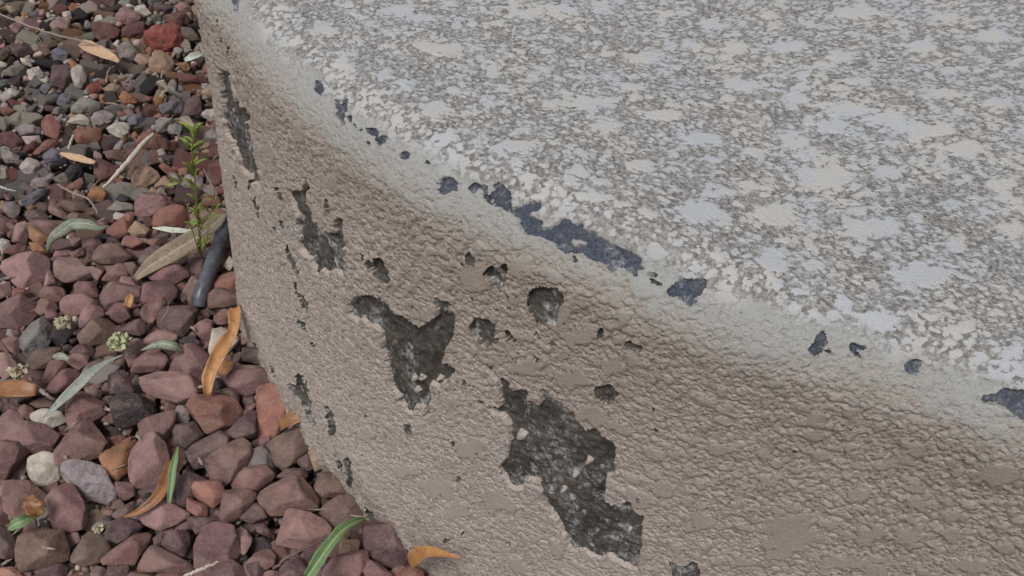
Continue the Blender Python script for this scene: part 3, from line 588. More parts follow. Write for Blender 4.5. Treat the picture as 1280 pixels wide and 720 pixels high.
for c, pl in ST:
    rr = np.random.default_rng(len(stones) + 5)
    hp = hull(pl); cpx = hp.mean(0)
    COV[inpoly(gxx, gyy, [tuple(q) for q in hp])] = 1
    far_zone = cpx[1] < 262
    k0 = px_size(0, cpx)
    ext = hp.max(0) - hp.min(0); sz = math.sqrt(ext[0] * ext[1]) * k0
    zc = .002 if not far_zone else -.001
    X0 = at(cpx, zc + .10 * sz)
    v = CAM - X0; v /= np.linalg.norm(v)
    nrm = np.array([0, 0, 1.]) * 1.0 + v * 1.15 + rr.normal(size=3) * .10; nrm /= np.linalg.norm(nrm)
    e1 = np.cross([0, 1., 0], nrm); e1 /= np.linalg.norm(e1); e2 = np.cross(nrm, e1)
    loc = []
    for q in hp:                                        # outline of the stone on its own tilted plane
        d = ray(q); X = CAM + d * ((X0 - CAM) @ nrm) / (d @ nrm); loc.append(((X - X0) @ e1, (X - X0) @ e2))
    loc = np.array(loc) * 1.08; cen = loc.mean(0); loc -= cen; X0 = X0 + e1 * cen[0] + e2 * cen[1]
    wd = min(np.ptp(loc @ np.array([math.cos(a), math.sin(a)])) for a in np.linspace(0, math.pi, 12)); ln = max(np.ptp(loc @ np.array([math.cos(a), math.sin(a)])) for a in np.linspace(0, math.pi, 12))
    planes, hs = [], []
    for i in range(len(loc)):
        a, b = loc[i], loc[(i + 1) % len(loc)]; ed = b - a; L_ = np.linalg.norm(ed)
        if L_ < 1e-5: continue
        mm = np.array([ed[1], -ed[0]]) / L_; hd = mm @ a
        if hd < 0: mm, hd = -mm, -hd
        hd = max(hd, .0012)
        for sg in (1, -1):
            t = math.radians(rr.choice([rr.uniform(0, 12), rr.uniform(22, 44)]) if sg > 0 else rr.uniform(5, 25))
            planes.append((mm[0] * math.cos(t), mm[1] * math.cos(t), sg * math.sin(t))); hs.append(hd * math.cos(t))
    tk = wd * rr.uniform(.24, .36)
    for sg, nn in ((1, 4), (-1, 2)):
        for q in range(nn):
            t = math.radians(rr.uniform(2, 16) if q == 0 else rr.uniform(24, 52)); ph = rr.uniform(0, 6.28)
            planes.append((math.sin(t) * math.cos(ph), math.sin(t) * math.sin(ph), sg * math.cos(t))); hs.append(tk * (1 if q == 0 else rr.uniform(.95, 1.25)))
    Vi, Fi = ICO[5] if sz > .034 else ICO[4]
    A = np.array([max(np.ptp(loc[:, 0]), .004), max(np.ptp(loc[:, 1]), .004), tk * 2.2])
    roughc = c in ('G', 'W', 'T', 'GB', 'K', 'O') and far_zone or c in ('G',)
    Vs = stone_dirs(np.array(planes), np.array(hs), Vi * A, 140 if not far_zone else 120)
    Vs = roughen(Vs, wd * .7, .12 if (far_zone or roughc) else .028, rr.uniform(0, 60))
    me = mesh_np('stone', Vs, Fi, M_STRIPE if abs(cpx[0] - 110) < 12 and abs(cpx[1] - 600) < 12 else M_ROUGH if (far_zone or roughc) else M_STONE)
    o = link('rubble_stone' if far_zone else 'landscape_stone', me)
    o.matrix_world = Matrix(((e1[0], e2[0], nrm[0], X0[0]), (e1[1], e2[1], nrm[1], X0[1]), (e1[2], e2[2], nrm[2], X0[2]), (0, 0, 0, 1)))
    o.color = jcol(c, rr, far=far_zone); stones.append((o, cpx[0], cpx[1], c, ln, shape_word(ln, wd, len(hp)), far_zone))

# stones that fill what is left between the traced ones
LIB = {}
for z in (0, 1):
    for i in range(14):
        rr = np.random.default_rng(100 + i + 50 * z)
        Vs, Fs = rand_stone(1., 4, rr, (1, rr.uniform(.6, .9), rr.uniform(.42, .7)), .04 if z == 0 else .13, nf=6, p=110)
        LIB[z, i] = mesh_np('stone', Vs, Fs, M_STONE if z == 0 else M_ROUGH)
COV[inpoly(gxx, gyy, [tuple(q) for q in zp('', [262, -60, 272, 100, 290, 300, 303, 395, 345, 455, 385, 495, 420, 560, 470, 640, 560, 730, 640, 800, 700, 800, 700, -60])])] = 2
SAT = lambda: np.cumsum(np.cumsum(np.minimum(COV, 1), 0), 1)
sat = SAT(); fill = []
rr = np.random.default_rng(31)
for rad_lo, rad_hi, tries, thr in ((.011, .015, 1500, .22), (.008, .011, 3000, .30), (.0055, .008, 6000, .38), (.0038, .0055, 7000, .45)):
    for _ in range(tries):
        x = rr.uniform(-50, 560); y = rr.uniform(-15, 735)
        iy, ix = int(y + 20), int(x + 60)
        if COV[iy, ix] == 2: continue
        rm = rr.uniform(rad_lo, rad_hi); rp = rm / px_size(0, (x, y)); h = max(2, int(rp * .8))
        y0, y1, x0, x1 = max(iy - h, 1), min(iy + h, 759), max(ix - h, 1), min(ix + h, 699)
        if COV[y0:y1, x0:x1].max() > 1: 
            if COV[y0:y1, x0:x1].mean() > .8: continue
        cv = (sat[y1, x1] - sat[y0, x1] - sat[y1, x0] + sat[y0, x0]) / max(1, (y1 - y0) * (x1 - x0))
        if cv > thr: continue
        yy, xx = np.ogrid[y0:y1, x0:x1]
        mk = ((yy - iy) ** 2 + (xx - ix) ** 2 < (rp * .8) ** 2) & (COV[y0:y1, x0:x1] < 2)
        COV[y0:y1, x0:x1][mk] = np.maximum(COV[y0:y1, x0:x1][mk], 1); sat = SAT() if True else sat
        fill.append((x, y, rm, cv))
print('traced', len(ST), 'fill', len(fill))
NEARC, FARC = 'PPPPDDDMMBBRGTK', 'GGGWWTTRGMWKBGBGTDRO'
pre = []
for x, y, rm, cv in fill:
    fz = y < 262 + rr.uniform(-25, 25)
    c = (FARC if fz else NEARC)[rr.integers(len(FARC if fz else NEARC))]
    pre.append((x, y, rm, cv, fz, c))
cnt = {True: sum(1 for s in stones if s[6]), False: sum(1 for s in stones if not s[6])}
extra = []                                              # past the limit of single stones
for x, y, rm, cv, fz, c in sorted(pre, key=lambda q: -q[2] / px_size(0, q[:2])):
    X = at((x, y), -.55 * rm - .003 * (cv > .1))
    q = rr.uniform(0, 6.28, 3); q[0] = rr.normal() * .35; q[1] = rr.normal() * .35
    if cnt[fz] < 296:
        cnt[fz] += 1
        o = link('rubble_stone' if fz else 'landscape_stone', LIB[int(fz), int(rr.integers(14))])
        o.location = X; o.rotation_euler = q; o.scale = (rm * 1.25,) * 3; o.color = jcol(c, rr, .16, fz)
        stones.append((o, x, y, c, rm * 2.2, ['rounded', 'angular', 'blocky', 'chipped'][rr.integers(4)], fz))
    else: extra.append((X, q, rm * 1.2, c))
# the bed below and the gravel out to every side, one joined mass
VB, FB, CB = [], [], []; off = 0
def bed(X, q, r, c, sub, rr):
    global off
    Vs, Fs = rand_stone(r, sub, rr, (1, rr.uniform(.65, .9), rr.uniform(.45, .75)), 0.0 if sub == 1 else .06, nf=7, p=10)
    M3 = np.array(Matrix.Rotation(q[2], 3, 'Z') @ Matrix.Rotation(q[1], 3, 'Y') @ Matrix.Rotation(q[0], 3, 'X'))
    VB.append(Vs @ M3.T + X); FB.append(Fs + off); off += len(Vs); CB.append(np.tile(jcol(c, rr, .15), (len(Vs), 1)))
for X, q, r, c in extra: bed(X, q, r, c, 3, rr)
lp = np.array(foot_poly); lpl = [tuple(q) for q in lp]
cx_ = rr.uniform(-1.3, .5, 16000); cy_ = rr.uniform(-.25, 2.0, 16000); inside = inpoly(cx_, cy_, lpl)
occ = {}
for x, y, ins in zip(cx_, cy_, inside):
    if ins: continue
    r = rr.uniform(.007, .013); a, b, dz = proj(np.array([x, y, 0.]))
    inframe = dz > .05 and -45 < a < 640 and -12 < b < 735
    r = r if (y < .62) else r * .8
    key = (int(x / .014), int(y / .014))
    if occ.get(key, 0) > 1: continue
    occ[key] = occ.get(key, 0) + 1
    z = rr.uniform(-.026, -.017) if inframe else rr.uniform(-.018, -.004)
    far_ = y > .62 + .05 * math.sin(9 * x)
    bed(np.array([x, y, z]), rr.uniform(0, 6.28, 3) * (.2, .2, 1), r, (FARC if far_ else NEARC)[rr.integers(15)], 2 if inframe or (y < 1.3 and x > -.8) else 1, rr)
for _ in range(3200):
    x, y = rr.uniform(-40, 560), rr.uniform(-15, 735); iy, ix = int(y + 20), int(x + 60)
    if COV[iy, ix] == 2: continue
    X = at((x, y), rr.uniform(-.014, -.002)); r = rr.uniform(.0016, .0042)
    bed(X, rr.uniform(0, 6.28, 3), r, 'TWGBRTPM'[rr.integers(8)], 2, rr)
me = mesh_np('gravel_bed', np.vstack(VB), np.vstack(FB), M_BED)
a = me.color_attributes.new('col', 'FLOAT_COLOR', 'POINT'); a.data.foreach_set('color', np.vstack(CB).astype(np.float32).ravel())
tag(link('gravel_bed', me), 'small mixed chips filling the gaps between the larger stones', 'gravel', kind='stuff')
print('bed tris', sum(len(f) for f in FB), 'cnt', cnt, 'extra', len(extra))
# ------------------------------------------------------------------ leaves, twigs, hose, weed
def polyl(P, n):
    P = catmull(P, 24); L_ = np.concatenate([[0], np.cumsum(np.linalg.norm(np.diff(P, axis=0), axis=1))])
    t = np.linspace(0, L_[-1], n); return np.stack([np.interp(t, L_, P[:, i]) for i in range(P.shape[1])], 1)
def ribbon(P3, W, cup=.25, thick=.00035, n=26, na=6, face=.6, wavy=.06, seed=0, roll=0., fold=0.):
    "solid leaf blade along P3 with half widths W (metres)"
    rr = np.random.default_rng(seed); P = polyl(P3, n); t = np.gradient(P, axis=0); t /= np.linalg.norm(t, axis=1)[:, None]
    Wd = np.interp(np.linspace(0, 1, n), np.linspace(0, 1, len(W)), W)
    v = CAM - P; v /= np.linalg.norm(v, axis=1)[:, None]
    up = v * face + np.array([0, 0, 1.]) * (1 - face)
    rows = []; uv = []
    ph = rr.uniform(0, 6, 3)
    for i in range(n):
        s_ = np.cross(t[i], up[i]); s_ /= np.linalg.norm(s_); nn = np.cross(s_, t[i])
        f = i / (n - 1); a = roll * (f - .5) + .25 * math.sin(5 * f + ph[0]) * wavy * 8
        s2 = s_ * math.cos(a) + nn * math.sin(a); n2 = nn * math.cos(a) - s_ * math.sin(a)
        for j in range(na + 1):
            x = j / na * 2 - 1
            e = 1 + wavy * math.sin(17 * f + ph[1] + (3 if x > 0 else 0)) * abs(x)
            z = cup * (x * x) + fold * abs(x) + wavy * math.sin(23 * f + ph[2] + 2 * x) * abs(x)
            rows.append(P[i] + s2 * Wd[i] * x * e + n2 * Wd[i] * z); uv.append((f * 3, j / na))
    T_ = np.array(rows); k = na + 1
    Gq = np.arange(n * k).reshape(n, k)
    q = np.stack([Gq[:-1, :-1], Gq[1:, :-1], Gq[1:, 1:], Gq[:-1, 1:]], -1).reshape(-1, 4)
    du_ = np.gradient(T_.reshape(n, k, 3), axis=1); dv_ = np.gradient(T_.reshape(n, k, 3), axis=0)
    N_ = np.cross(du_, dv_).reshape(-1, 3); N_ /= np.linalg.norm(N_, axis=1)[:, None] + 1e-12
    Vv = np.vstack([T_, T_ - N_ * thick]); q2 = q[:, ::-1] + n * k
    bl_ = list(Gq[0, :]) + list(Gq[1:, -1]) + list(Gq[-1, -2::-1]) + list(Gq[-2:0:-1, 0])
    bq = np.array([[bl_[i], bl_[(i + 1) % len(bl_)], bl_[(i + 1) % len(bl_)] + n * k, bl_[i] + n * k] for i in range(len(bl_))])
    return Vv, np.vstack([q, q2, bq]), np.array(uv + uv)
def tubeg(P3, Rd, n=30, m_=8, seed=0, kink=0.):
    rr = np.random.default_rng(seed); P = polyl(P3, n); P = P + rr.normal(size=P.shape) * kink
    t = np.gradient(P, axis=0); t /= np.linalg.norm(t, axis=1)[:, None]
    W = np.interp(np.linspace(0, 1, n), np.linspace(0, 1, len(Rd)), Rd); out = []
    ref = np.array([.3, .2, 1.])
    for i in range(n):
        a = np.cross(t[i], ref); a /= np.linalg.norm(a); b = np.cross(t[i], a)
        for j in range(m_):
            th = j / m_ * 6.2832; out.append(P[i] + (a * math.cos(th) + b * math.sin(th)) * W[i])
    Gq = np.arange(n * m_).reshape(n, m_); nx = np.roll(Gq, -1, 1)
    q = np.stack([Gq[:-1], nx[:-1], nx[1:], Gq[1:]], -1).reshape(-1, 4)
    c0, c1 = len(out), len(out) + 1; out += [P[0], P[-1]]
    cap = [[Gq[0, (j + 1) % m_], Gq[0, j], c0, c0] for j in range(m_)] + [[Gq[-1, j], Gq[-1, (j + 1) % m_], c1, c1] for j in range(m_)]
    return np.array(out), q, [c[:3] for c in cap]
def mesh_mixed(name, Vv, faces, mat, uv=None):
    me = bpy.data.meshes.new(name); me.from_pydata([tuple(v) for v in Vv], [], [list(map(int, f)) for f in faces]); me.materials.append(mat)
    for p in me.polygons: p.use_smooth = True
    if uv is not None:
        L_ = me.uv_layers.new(name='UVMap')
        for lp_ in me.loops: L_.data[lp_.index].uv = uv[lp_.vertex_index]
    return me
def pts3(zk, pts, z):
    p = zp(zk, pts); z = np.interp(np.linspace(0, 1, len(p)), np.linspace(0, 1, len(np.atleast_1d(z))), np.atleast_1d(z))
    return [at(q, zz) for q, zz in zip(p, z)], p
def leaf(zk, pts, w, z, mat, name, label, cat='leaf', stalk=0, **kw):
    P3, p = pts3(zk, pts, z); k = px_size(.01, p.mean(0))
    Vv, q, uv = ribbon(P3, [x * k for x in w], **kw)
    me = mesh_mixed(name, Vv, q, mat, uv); o = link(name, me)
    return tag(o, label, cat)
def twig(zk, pts, w, z, mat, name, label, cat='twig', kink=.0004, n=30):
    P3, p = pts3(zk, pts, z); k = px_size(.01, p.mean(0))
    Vv, q, cap = tubeg(P3, [x * k for x in w], n=n, kink=kink, seed=len(label))
    me = mesh_mixed(name, Vv, list(q) + cap, mat); return tag(link(name, me), label, cat)
ML_ol = mat_leaf('olive_leaf_skin', (.16, .18, .12), (.25, .27, .20), (.36, .38, .28))
ML_sil = mat_leaf('silvery_leaf_skin', (.24, .27, .22), (.34, .36, .30), None)
ML_gr = mat_leaf('green_leaf_skin', (.09, .17, .06), (.15, .24, .09), (.32, .38, .22), spots=.3)
ML_or = mat_leaf('dry_orange_leaf_skin', (.36, .17, .06), (.48, .25, .10), None, .5)
ML_br = mat_leaf('dry_brown_leaf_skin', (.20, .09, .035), (.30, .14, .05), None, .45)
ML_tan = mat_leaf('dry_tan_leaf_skin', (.19, .15, .105), (.27, .215, .15), (.36, .30, .23), .8)
ML_ptan = mat_leaf('pale_dry_leaf_skin', (.45, .29, .17), (.52, .35, .22), None, .6)
ML_pale = mat_leaf('pale_green_leaf_skin', (.40, .43, .33), (.52, .54, .45), None)
M_TW = mat_simple('grey_twig_bark', (.20, .15, .12), (.33, .27, .22), 500)
M_TD = mat_simple('dark_twig_bark', (.10, .06, .05), (.17, .11, .09), 500)
M_TP = mat_simple('pale_stick_bark', (.42, .36, .29), (.55, .49, .41), 400)
M_WEED = mat_simple('weed_leaf', (.10, .17, .03), (.26, .30, .06), 300, .5)
M_WST = mat_simple('weed_stem', (.17, .17, .05), (.25, .20, .08), 300, .6)
M_DRYB = mat_simple('dry_blossom_bract', (.38, .32, .20), (.55, .50, .34), 300, .8)
M_LICH = mat_simple('yellowish_bract', (.38, .40, .22), (.52, .52, .34), 200, .9)
M_HOSE = mat_simple('black_plastic', (.05, .058, .075), (.12, .125, .135), 160, .34, .2)
LF = [
 ('C', [207,628,240,600,330,515,430,420,510,360,600,322], [.5,3,5.5,6.5,5,2.5,.5], (.014,.026,.03,.026), ML_sil, 'narrow_leaf', 'silvery green narrow leaf lying diagonally over the purple stones at the left', dict(cup=.3)),
 ('C', [680,302,740,275,800,270,850,285,895,305], [.5,4,6,6,3], (.022,.034,.034,.02), ML_ol, 'narrow_leaf', 'small olive leaf arching over the stones right of the yellowish dry blossom', dict(cup=-.5)),
 ('C', [1143,92,1135,150,1120,215,1085,280,1040,350,1015,430,1000,515], [7,7.5,5.5,8.5,8,7.5,4], (.042,.045,.038,.036,.03,.02), ML_or, 'dry_leaf', 'long twisted orange strip of dry leaf standing against a whitish stone near the ledge', dict(cup=.5, roll=1.0, wavy=.16)),
 ('D', [862,90,848,150,835,220,827,300,818,370], [.4,3.2,4.4,3.6,1.6], (.03,.03,.024,.018), ML_gr, 'narrow_leaf', 'bright green narrow blade standing upright beside the curved brown leaf', dict(cup=.5)),
 ('D', [600,435,690,398,760,340,805,260,822,160], [1,4.5,7,7,4], (.012,.018,.022,.02), ML_br, 'dry_leaf', 'curved glossy orange brown leaf wedged under the oval pink stone', dict(cup=.5, roll=.5)),
 ('D', [35,495,75,470,120,450,168,420], [.5,6,7,3], (.02,.03,.03,.024), ML_gr, 'small_leaf', 'small green pointed leaf lying by the lower left edge of the gravel', dict(cup=.3, n=18)),
 ('D', [140,330,150,365,165,395,190,430], [3,8,10,5], (.03,.03,.024), ML_br, 'dry_leaf', 'torn brown leaf scrap touching the small green pointed leaf', dict(cup=.4, wavy=.2, n=16)),
 ('E', [765,438,700,465,640,510,590,570,540,640,480,725], [.8,4,6,7,7.5,6], (.016,.03,.034,.034,.03), ML_gr, 'narrow_leaf', 'green leaf with pale rim leaning on stones beside the round maroon one', dict(cup=.3, fold=.6, wavy=.1)),
 ('E', [978,668,1010,630,1060,608,1130,612,1180,622,1232,632], [2,9,9.5,6,3,.5], (.022,.045,.062,.070,.072), ML_or, 'dry_leaf', 'orange pointed dry leaf touching the foot of the stucco at the bottom', dict(cup=.35, fold=.2)),
 ('G', [385,668,430,640,480,620,520,612], [6,8,8,6], (.02,.03,.03), ML_br, 'dry_leaf', 'short amber leaf piece stuck between maroon stones and the stucco', dict(cup=.3, n=14)),
 ('B', [228,520,250,460,300,420,350,385,420,385,480,400,530,395], [1,4,7,8,8,5,1], (.015,.03,.034,.034,.03,.02), ML_ol, 'dry_leaf', 'curling olive green leaf bent over the stones at the left', dict(cup=-.45, roll=.9, fold=.2)),
 ('B', [650,655,720,595,800,545,880,495,970,440,1050,375,1090,330], [3,9,12,12,10,7,3], (.004,.016,.022,.026,.026,.022), ML_tan, 'broad_leaf', 'broad flat tan dry leaf with pale midrib leaning towards the black hose', dict(cup=.12, fold=.12, wavy=.03)),
 ('B', [738,405,800,412,870,420,938,420], [.5,3,3.6,1.5], (.024,.028,.026), ML_pale, 'narrow_leaf', 'thin whitish leaf pointing right above the broad tan leaf', dict(cup=.3, n=18)),
 ('B', [290,45,350,62,410,78,460,92], [1.5,4,4.5,2.5], (.014,.018,.016), ML_ptan, 'dry_leaf', 'tan sliver of dry leaf on grey rubble at the left', dict(cup=.4, n=14)),
 ('A', [392,205,430,225,480,250,530,270,575,300], [5,8,8,7,2], (.014,.02,.02,.016), ML_ptan, 'dry_leaf', 'light orange flat leaf under the long thin twig', dict(cup=.15, n=16)),
 ('A', [893,292,930,276,975,258], [2,5,2.5], (.016,.02,.018), ML_pale, 'small_leaf', 'pale green leaf scrap near the brick red stone', dict(cup=.4, n=14)),
 ('C', [-10,490,60,488,120,490,178,495], [9,11,11,7], (.02,.028,.026), ML_br, 'dry_leaf', 'dark brown flat leaf at the left edge beside the whitish blossom', dict(cup=.2, n=14)),
 ('C', [1110,355,1095,385,1075,420], [5,7,5], (.014,.016,.012), ML_or, 'dry_leaf', 'orange leaf scrap behind the long twisted orange strip', dict(cup=.3, n=12)),
 ('C', [630,28,627,60,615,90], [1.5,4.5,4], (.03,.03,.026), ML_or, 'dry_leaf', 'tiny orange leaf tip standing on stones above the yellowish blossom', dict(cup=.5, n=12)),
 ('C', [255,330,290,330,335,345], [2,5,2], (.02,.022,.02), ML_ol, 'small_leaf', 'small dull green leaf scrap tucked beside the silvery narrow leaf', dict(cup=.3, n=12)),
 ('A', [770,400,790,430,770,470], [3,5,4], (.016,.02,.016), ML_tan, 'dry_leaf', 'crumpled straw coloured leaf between grey stones below the brick red stone', dict(cup=.6, wavy=.3, n=14)),
 ('A', [870,570,905,590,940,625], [2,6,3], (.016,.022,.02), ML_tan, 'dry_leaf', 'folded tan leaf behind the top of the green weed', dict(cup=.6, wavy=.2, n=14)),
]
for zk, pts, wd_, z, mt, nm, lb, kw in LF:
    leaf(zk, pts, wd_, z, mt, nm, lb, seed=len(lb), **kw)
twig('', [129,235,140,224,160,202,178,181,192,167], [1.2,2.8,3.4,3.2,2], (.016,.028,.034), M_TP, 'pale_stick', 'pale weathered stick lying diagonally left of the green weed', 'stick', .0003)
twig('B', [278,195,330,225,380,245,430,270,455,300,470,335], [1,1.4,1.2,.9], (.02,.028,.024), M_TW, 'twig', 'thin tan twig bending over grey rubble right of the blue grey stone')
twig('A', [-60,45,0,68,150,130,280,172,380,195,480,225,572,252], [1.1,1.3,1.3,1.1,.8], (.018,.022,.026,.024,.018), M_TW, 'twig', 'very long thin grey twig across the top left of the gravel')
twig('A', [515,402,518,365,530,335,555,320], [.8,.9,.6], (.018,.028,.02), M_TW, 'twig', 'short hooked twig below the light orange leaf')
twig('D', [870,728,930,705,1000,675,1062,650], [1.5,2.2,2.2,1], (.024,.032,.03), M_TP, 'pale_stick', 'pale slender stick at the bottom beside a blocky purple stone', 'stick')
twig('E', [318,682,370,640,430,605,520,560,615,512], [1.8,2.6,1.5,1.4], (.026,.034,.034,.034), M_TD, 'leaf_stalk', 'dark reddish stalk running up to the green leaf with pale rim', 'stalk')
twig('C', [-20,235,20,290,60,350,110,420], [1.6,2.2,2.2,1.4], (.022,.03,.028), M_TD, 'twig', 'dark brown twig slanting down at the left edge towards the whitish blossom')
twig('C', [175,475,215,510,262,540], [2,2.6,1.6], (.02,.024,.02), M_TW, 'twig', 'short grey brown twig stub under the whitish blossom')
twig('A', [330,720,345,680,355,655], [1.2,1.4,1], (.02,.024,.02), M_TP, 'pale_stick', 'tiny pale stick end near reddish stones at the left', 'stick')
twig('B', [0,655,40,650,82,643], [1,1.5,.6], (.024,.028,.026), M_TW, 'twig', 'fine brown twig over the big dusty pink stone at the left edge')
twig('B', [985,120,1010,170,1030,210,1040,250], [.5,.7,.6], (.03,.036,.03), M_TW, 'twig', 'hair thin twig bowed between the weed and the ledge')
twig('B', [0,205,40,220,75,228], [1,1.2,.7], (.018,.02,.018), M_TP, 'pale_stick', 'short pale stick at the left edge above the rubble', 'stick')
# hose
hz = [at((308, 236), -.02), at((296, 258), .0), at((284, 281), .010), at((272, 310), .014), at((259, 345), .014), at((249, 376), .004), at((243, 398), -.020), at((238, 420), -.045)]
Vv, q, cap = tubeg(hz, [.0072] * 4, n=50, m_=24)
hose = bpy.data.objects.new('drip_hose', None); COL.objects.link(hose); tag(hose, 'blue black plastic drip hose between the gravel and the stucco side', 'hose')
link('tube', mesh_mixed('tube', Vv, list(q) + cap, M_HOSE), hose)
Vv, q, cap = tubeg([hz[5] * .45 + hz[4] * .55, hz[5] * .8 + hz[4] * .2, hz[5]], [.0078, .0080, .0078], n=8, m_=24)
link('coupling', mesh_mixed('coupling', Vv, list(q) + cap, M_HOSE), hose)
# dry blossoms: crumpled bracts
def blossom(px, rad, z, mat, label, nb, seed):
    X = at(px, z); k = px_size(z, px) * rad; rr = np.random.default_rng(seed); VV, FF, o_ = [], [], 0
    for i in range(nb):
        d = rr.normal(size=3); d[2] = abs(d[2]) * .7; d /= np.linalg.norm(d); a = X + d * k * .1 + rr.normal(size=3) * k * .12
        b = a + d * k * rr.uniform(.6, 1.05); mid = (a + b) / 2 + rr.normal(size=3) * k * .16
        Vq, q, _ = ribbon([a, mid, b], [k * .08, k * rr.uniform(.2, .34), k * rr.uniform(.22, .34), k * .04], cup=rr.uniform(-.8, .8), thick=.0002, n=9, na=4, face=rr.uniform(0, 1), wavy=.35, seed=seed * 40 + i, roll=rr.uniform(-2, 2))
        VV.append(Vq); FF.append(q + o_); o_ += len(Vq)
    tag(link('dry_blossom', mesh_np('dry_blossom', np.vstack(VV), np.vstack(FF), mat)), label, 'blossom')
blossom((150, 430), 15, .024, M_LICH, 'yellowish green crumpled blossom left of a dusty pink stone', 26, 1)
blossom((25, 466), 13, .024, M_DRYB, 'whitish frayed dry blossom near the left edge', 22, 2)
blossom((79, 405), 11, .02, M_DRYB, 'straw coloured dry blossom wedged between dark stones at the left', 18, 3)
blossom((124, 660), 8, .022, M_DRYB, 'small pale blossom above the brown wedge shaped stone', 16, 7)
# weed
root = at((252, 322), 0.004)
weed = bpy.data.objects.new('weed', None); COL.objects.link(weed); tag(weed, 'slender green weed with narrow leaves growing beside the hose', 'weed')
wl = Vector(root)
def wp(x, y, dy=0.): return at_y((x, y), root[1] + dy)
def wstem(P, r, nm='stem'):
    Vq, q, cap = tubeg(P, r, n=24, m_=6, kink=.0002, seed=len(P)); link(nm, mesh_mixed(nm, Vq, list(q) + cap, M_WST), weed)
wstem([root, wp(249, 290), wp(246, 262), wp(245, 240), wp(243, 215), wp(240, 190), wp(242, 165)], [.0011, .0010, .0008, .0005])
wstem([wp(249, 290), wp(256, 272, -.004), wp(266, 262, -.006)], [.0007, .0004], 'side_stem')
wstem([wp(248, 285), wp(262, 268, .004), wp(268, 240, .006), wp(262, 205, .006)], [.0006, .0004], 'side_stem')
wstem([wp(245, 232), wp(236, 228, -.002), wp(226, 228, -.004)], [.0005, .0003], 'side_stem')
rr = np.random.default_rng(77); nodes = []
for t in np.linspace(0, 1, 26): nodes.append((250 - 9 * t + 2 * math.sin(7 * t), 318 - 152 * t))
MWL = []
wstem([root, wp(244, 300, -.01), wp(237, 275, -.014), wp(232, 250, -.016)], [.0007, .0004], 'side_stem')
wstem([root, wp(258, 300, -.01), wp(262, 282, -.012)], [.0007, .0004], 'side_stem')
for i, (x, y) in enumerate(nodes + [(250 + random.uniform(-12, 14), random.uniform(262, 312)) for _ in range(5)] + [(241 + random.uniform(-5, 5), random.uniform(180, 215)) for _ in range(4)]):
    for sgn in (-1, 1):
        if rr.random() < .38: continue
        L_ = rr.uniform(11, 30) * (1.05 if y < 225 else .75); a = rr.uniform(.1, 1.05)
        dx, dy = sgn * L_ * math.sin(a), -L_ * math.cos(a) * .9; dp = rr.uniform(-.008, .008)
        MWL.append(([wp(x, y), wp(x + dx * .5, y + dy * .6, dp * .6), wp(x + dx, y + dy * .8, dp)], L_))
for x, y, dx, dy in ((266, 262, 10, -8), (266, 262, 4, -16), (262, 266, -8, -12), (226, 228, -16, -8), (226, 228, -20, 4), (228, 228, -8, -12), (262, 205, 10, -12), (262, 205, -6, -14), (262, 266, 12, 4), (256, 272, 14, -2)):
    MWL.append(([wp(x, y), wp(x + dx * .5, y + dy * .5, -.003), wp(x + dx, y + dy, -.005)], 16))
for i, (P, L_) in enumerate(MWL):
    w_ = px_size(0, (250, 280)) * L_ * rr.uniform(.07, .12)
    Vq, q, uv = ribbon(P, [w_ * .2, w_, w_ * .9, w_ * .08], cup=.3, thick=.00025, n=9, na=4, face=rr.uniform(.1, .9), wavy=.05, seed=i)
    link('leaf', mesh_np('leaf', Vq, q, M_WEED), weed)
# crumbs of dry leaves and stalks between the stones
rr = np.random.default_rng(9); VV, FF, o_ = [], [], 0
for _ in range(90):
    x, y = rr.uniform(-40, 520), rr.uniform(-10, 730)
    if COV[int(y + 20), int(x + 60)] == 2: continue
    X = at((x, y), rr.uniform(-.002, .018)); d = rr.normal(size=3) * (1, 1, .35); d /= np.linalg.norm(d); L_ = rr.uniform(.003, .011)
    w_ = rr.uniform(.0003, .0016)
    Vq, q, _ = ribbon([X - d * L_, X + rr.normal(size=3) * L_ * .2, X + d * L_], [w_ * .3, w_, w_ * .7, w_ * .1], cup=.5, thick=.0002, n=7, na=2, wavy=.2, seed=int(abs(x) * 7), roll=rr.uniform(-1, 1))
    VV.append(Vq); FF.append(q + o_); o_ += len(Vq)
tag(link('leaf_litter', mesh_np('leaf_litter', np.vstack(VV), np.vstack(FF), M_TW)), 'crumbs of dry leaf and stalk caught between the stones', 'litter', kind='stuff')
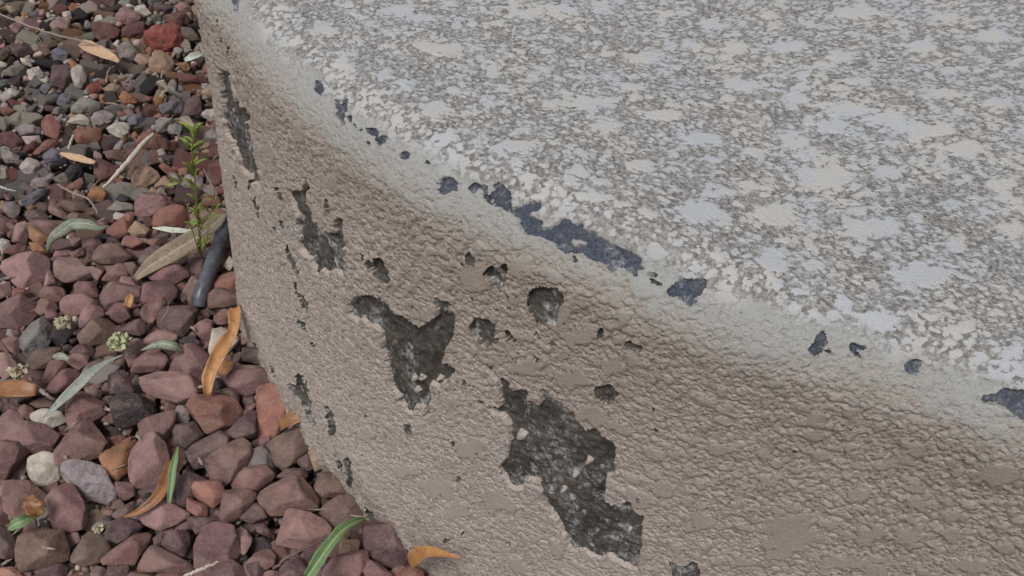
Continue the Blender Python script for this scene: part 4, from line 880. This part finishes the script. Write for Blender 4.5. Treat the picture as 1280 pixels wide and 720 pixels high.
#LABELS
# ------------------------------------------------------------------ labels of the stones
LM = [(205, 45, 'the brick red stone'), (190, 275, 'the broad tan leaf'), (273, 320, 'the black hose'), (243, 215, 'the green weed'), (150, 430, 'the yellowish blossom'),
      (272, 440, 'the orange leaf strip'), (210, 600, 'the green blade'), (183, 578, 'the oval pink stone'), (483, 680, 'the round maroon stone'), (110, 600, 'the striped grey stone'),
      (95, 285, 'the curling olive leaf'), (105, 480, 'the silvery leaf'), (25, 466, 'the whitish blossom'), (160, 200, 'the pale stick'), (70, 40, 'the long thin twig'),
      (125, 62, 'the light orange leaf'), (20, 650, 'the small green leaf'), (430, 690, 'the pale rimmed leaf'), (540, 690, 'the pointed orange leaf'), (30, 100, 'the left edge'),
      (30, 210, 'the rubble at the left edge'), (12, 350, 'the left edge'), (330, 430, 'the stucco'), (400, 560, 'the stucco foot'), (120, 15, 'the top edge'), (290, 705, 'the bottom edge'),
      (175, 500, 'the blackish stone'), (256, 510, 'the reddish brown stone'), (345, 520, 'the tall maroon stone'), (372, 660, 'the large pink stone'), (60, 660, 'the blocky brown stone')]
SPECIAL = {(205, 45): 'chunky brick red stone near the top of the gravel', (187, 578): 'large oval dusty pink stone beside the green blade', (110, 600): 'striped pale grey stone leaning among purple ones',
           (483, 680): 'round dark maroon stone touching the stucco foot'}
used = {}
order = sorted(range(len(stones)), key=lambda i: -stones[i][4])
for i in order:
    o, x, y, c, ln, sw, fz = stones[i]
    sp = [v for k, v in SPECIAL.items() if abs(k[0] - x) < 14 and abs(k[1] - y) < 14]
    if ln > .052: sz = 'very large'
    elif ln > .036: sz = 'large'
    elif ln > .024: sz = 'medium'
    elif ln > .015: sz = 'small'
    else: sz = 'tiny'
    ds = sorted((math.hypot(x - a, y - b), a, b, n_) for a, b, n_ in LM)
    cands = []
    if sp and sp[0] not in used and ln > .03: cands.append(sp[0])
    for d, a, b, n_ in ds[:6]:
        ang = math.degrees(math.atan2(y - b, x - a)) % 360
        rel = ['right of', 'below and right of', 'below', 'below and left of', 'left of', 'above and left of', 'above', 'above and right of'][int((ang + 22.5) // 45) % 8]
        how = 'just ' if d < 28 else 'a little ' if d < 55 else 'farther '
        cands.append(f'{sz} {CN[c]} {sw} stone {how}{rel} {n_}')
    nb = sorted((math.hypot(x - s[1], y - s[2]), CN[s[3]], s[5]) for s in stones if s[0] is not o)[:3]
    for d, a, b, n_ in ds[:2]:
        for q in nb: cands.append(f'{sz} {CN[c]} {sw} stone near {n_}, touching a {q[1]} {q[2]} one')
    lab = next((q for q in cands if q not in used and len(q.split()) <= 16), None)
    if lab is None: lab = f'{sz} {CN[c]} {sw} stone {round(y/720*100)} percent down and {round(x/560*100)} percent across the gravel strip'
    used[lab] = 1
    tag(o, lab, 'stone', 'mixed rubble stones in the far gravel' if fz else 'purple landscaping stones along the ledge')
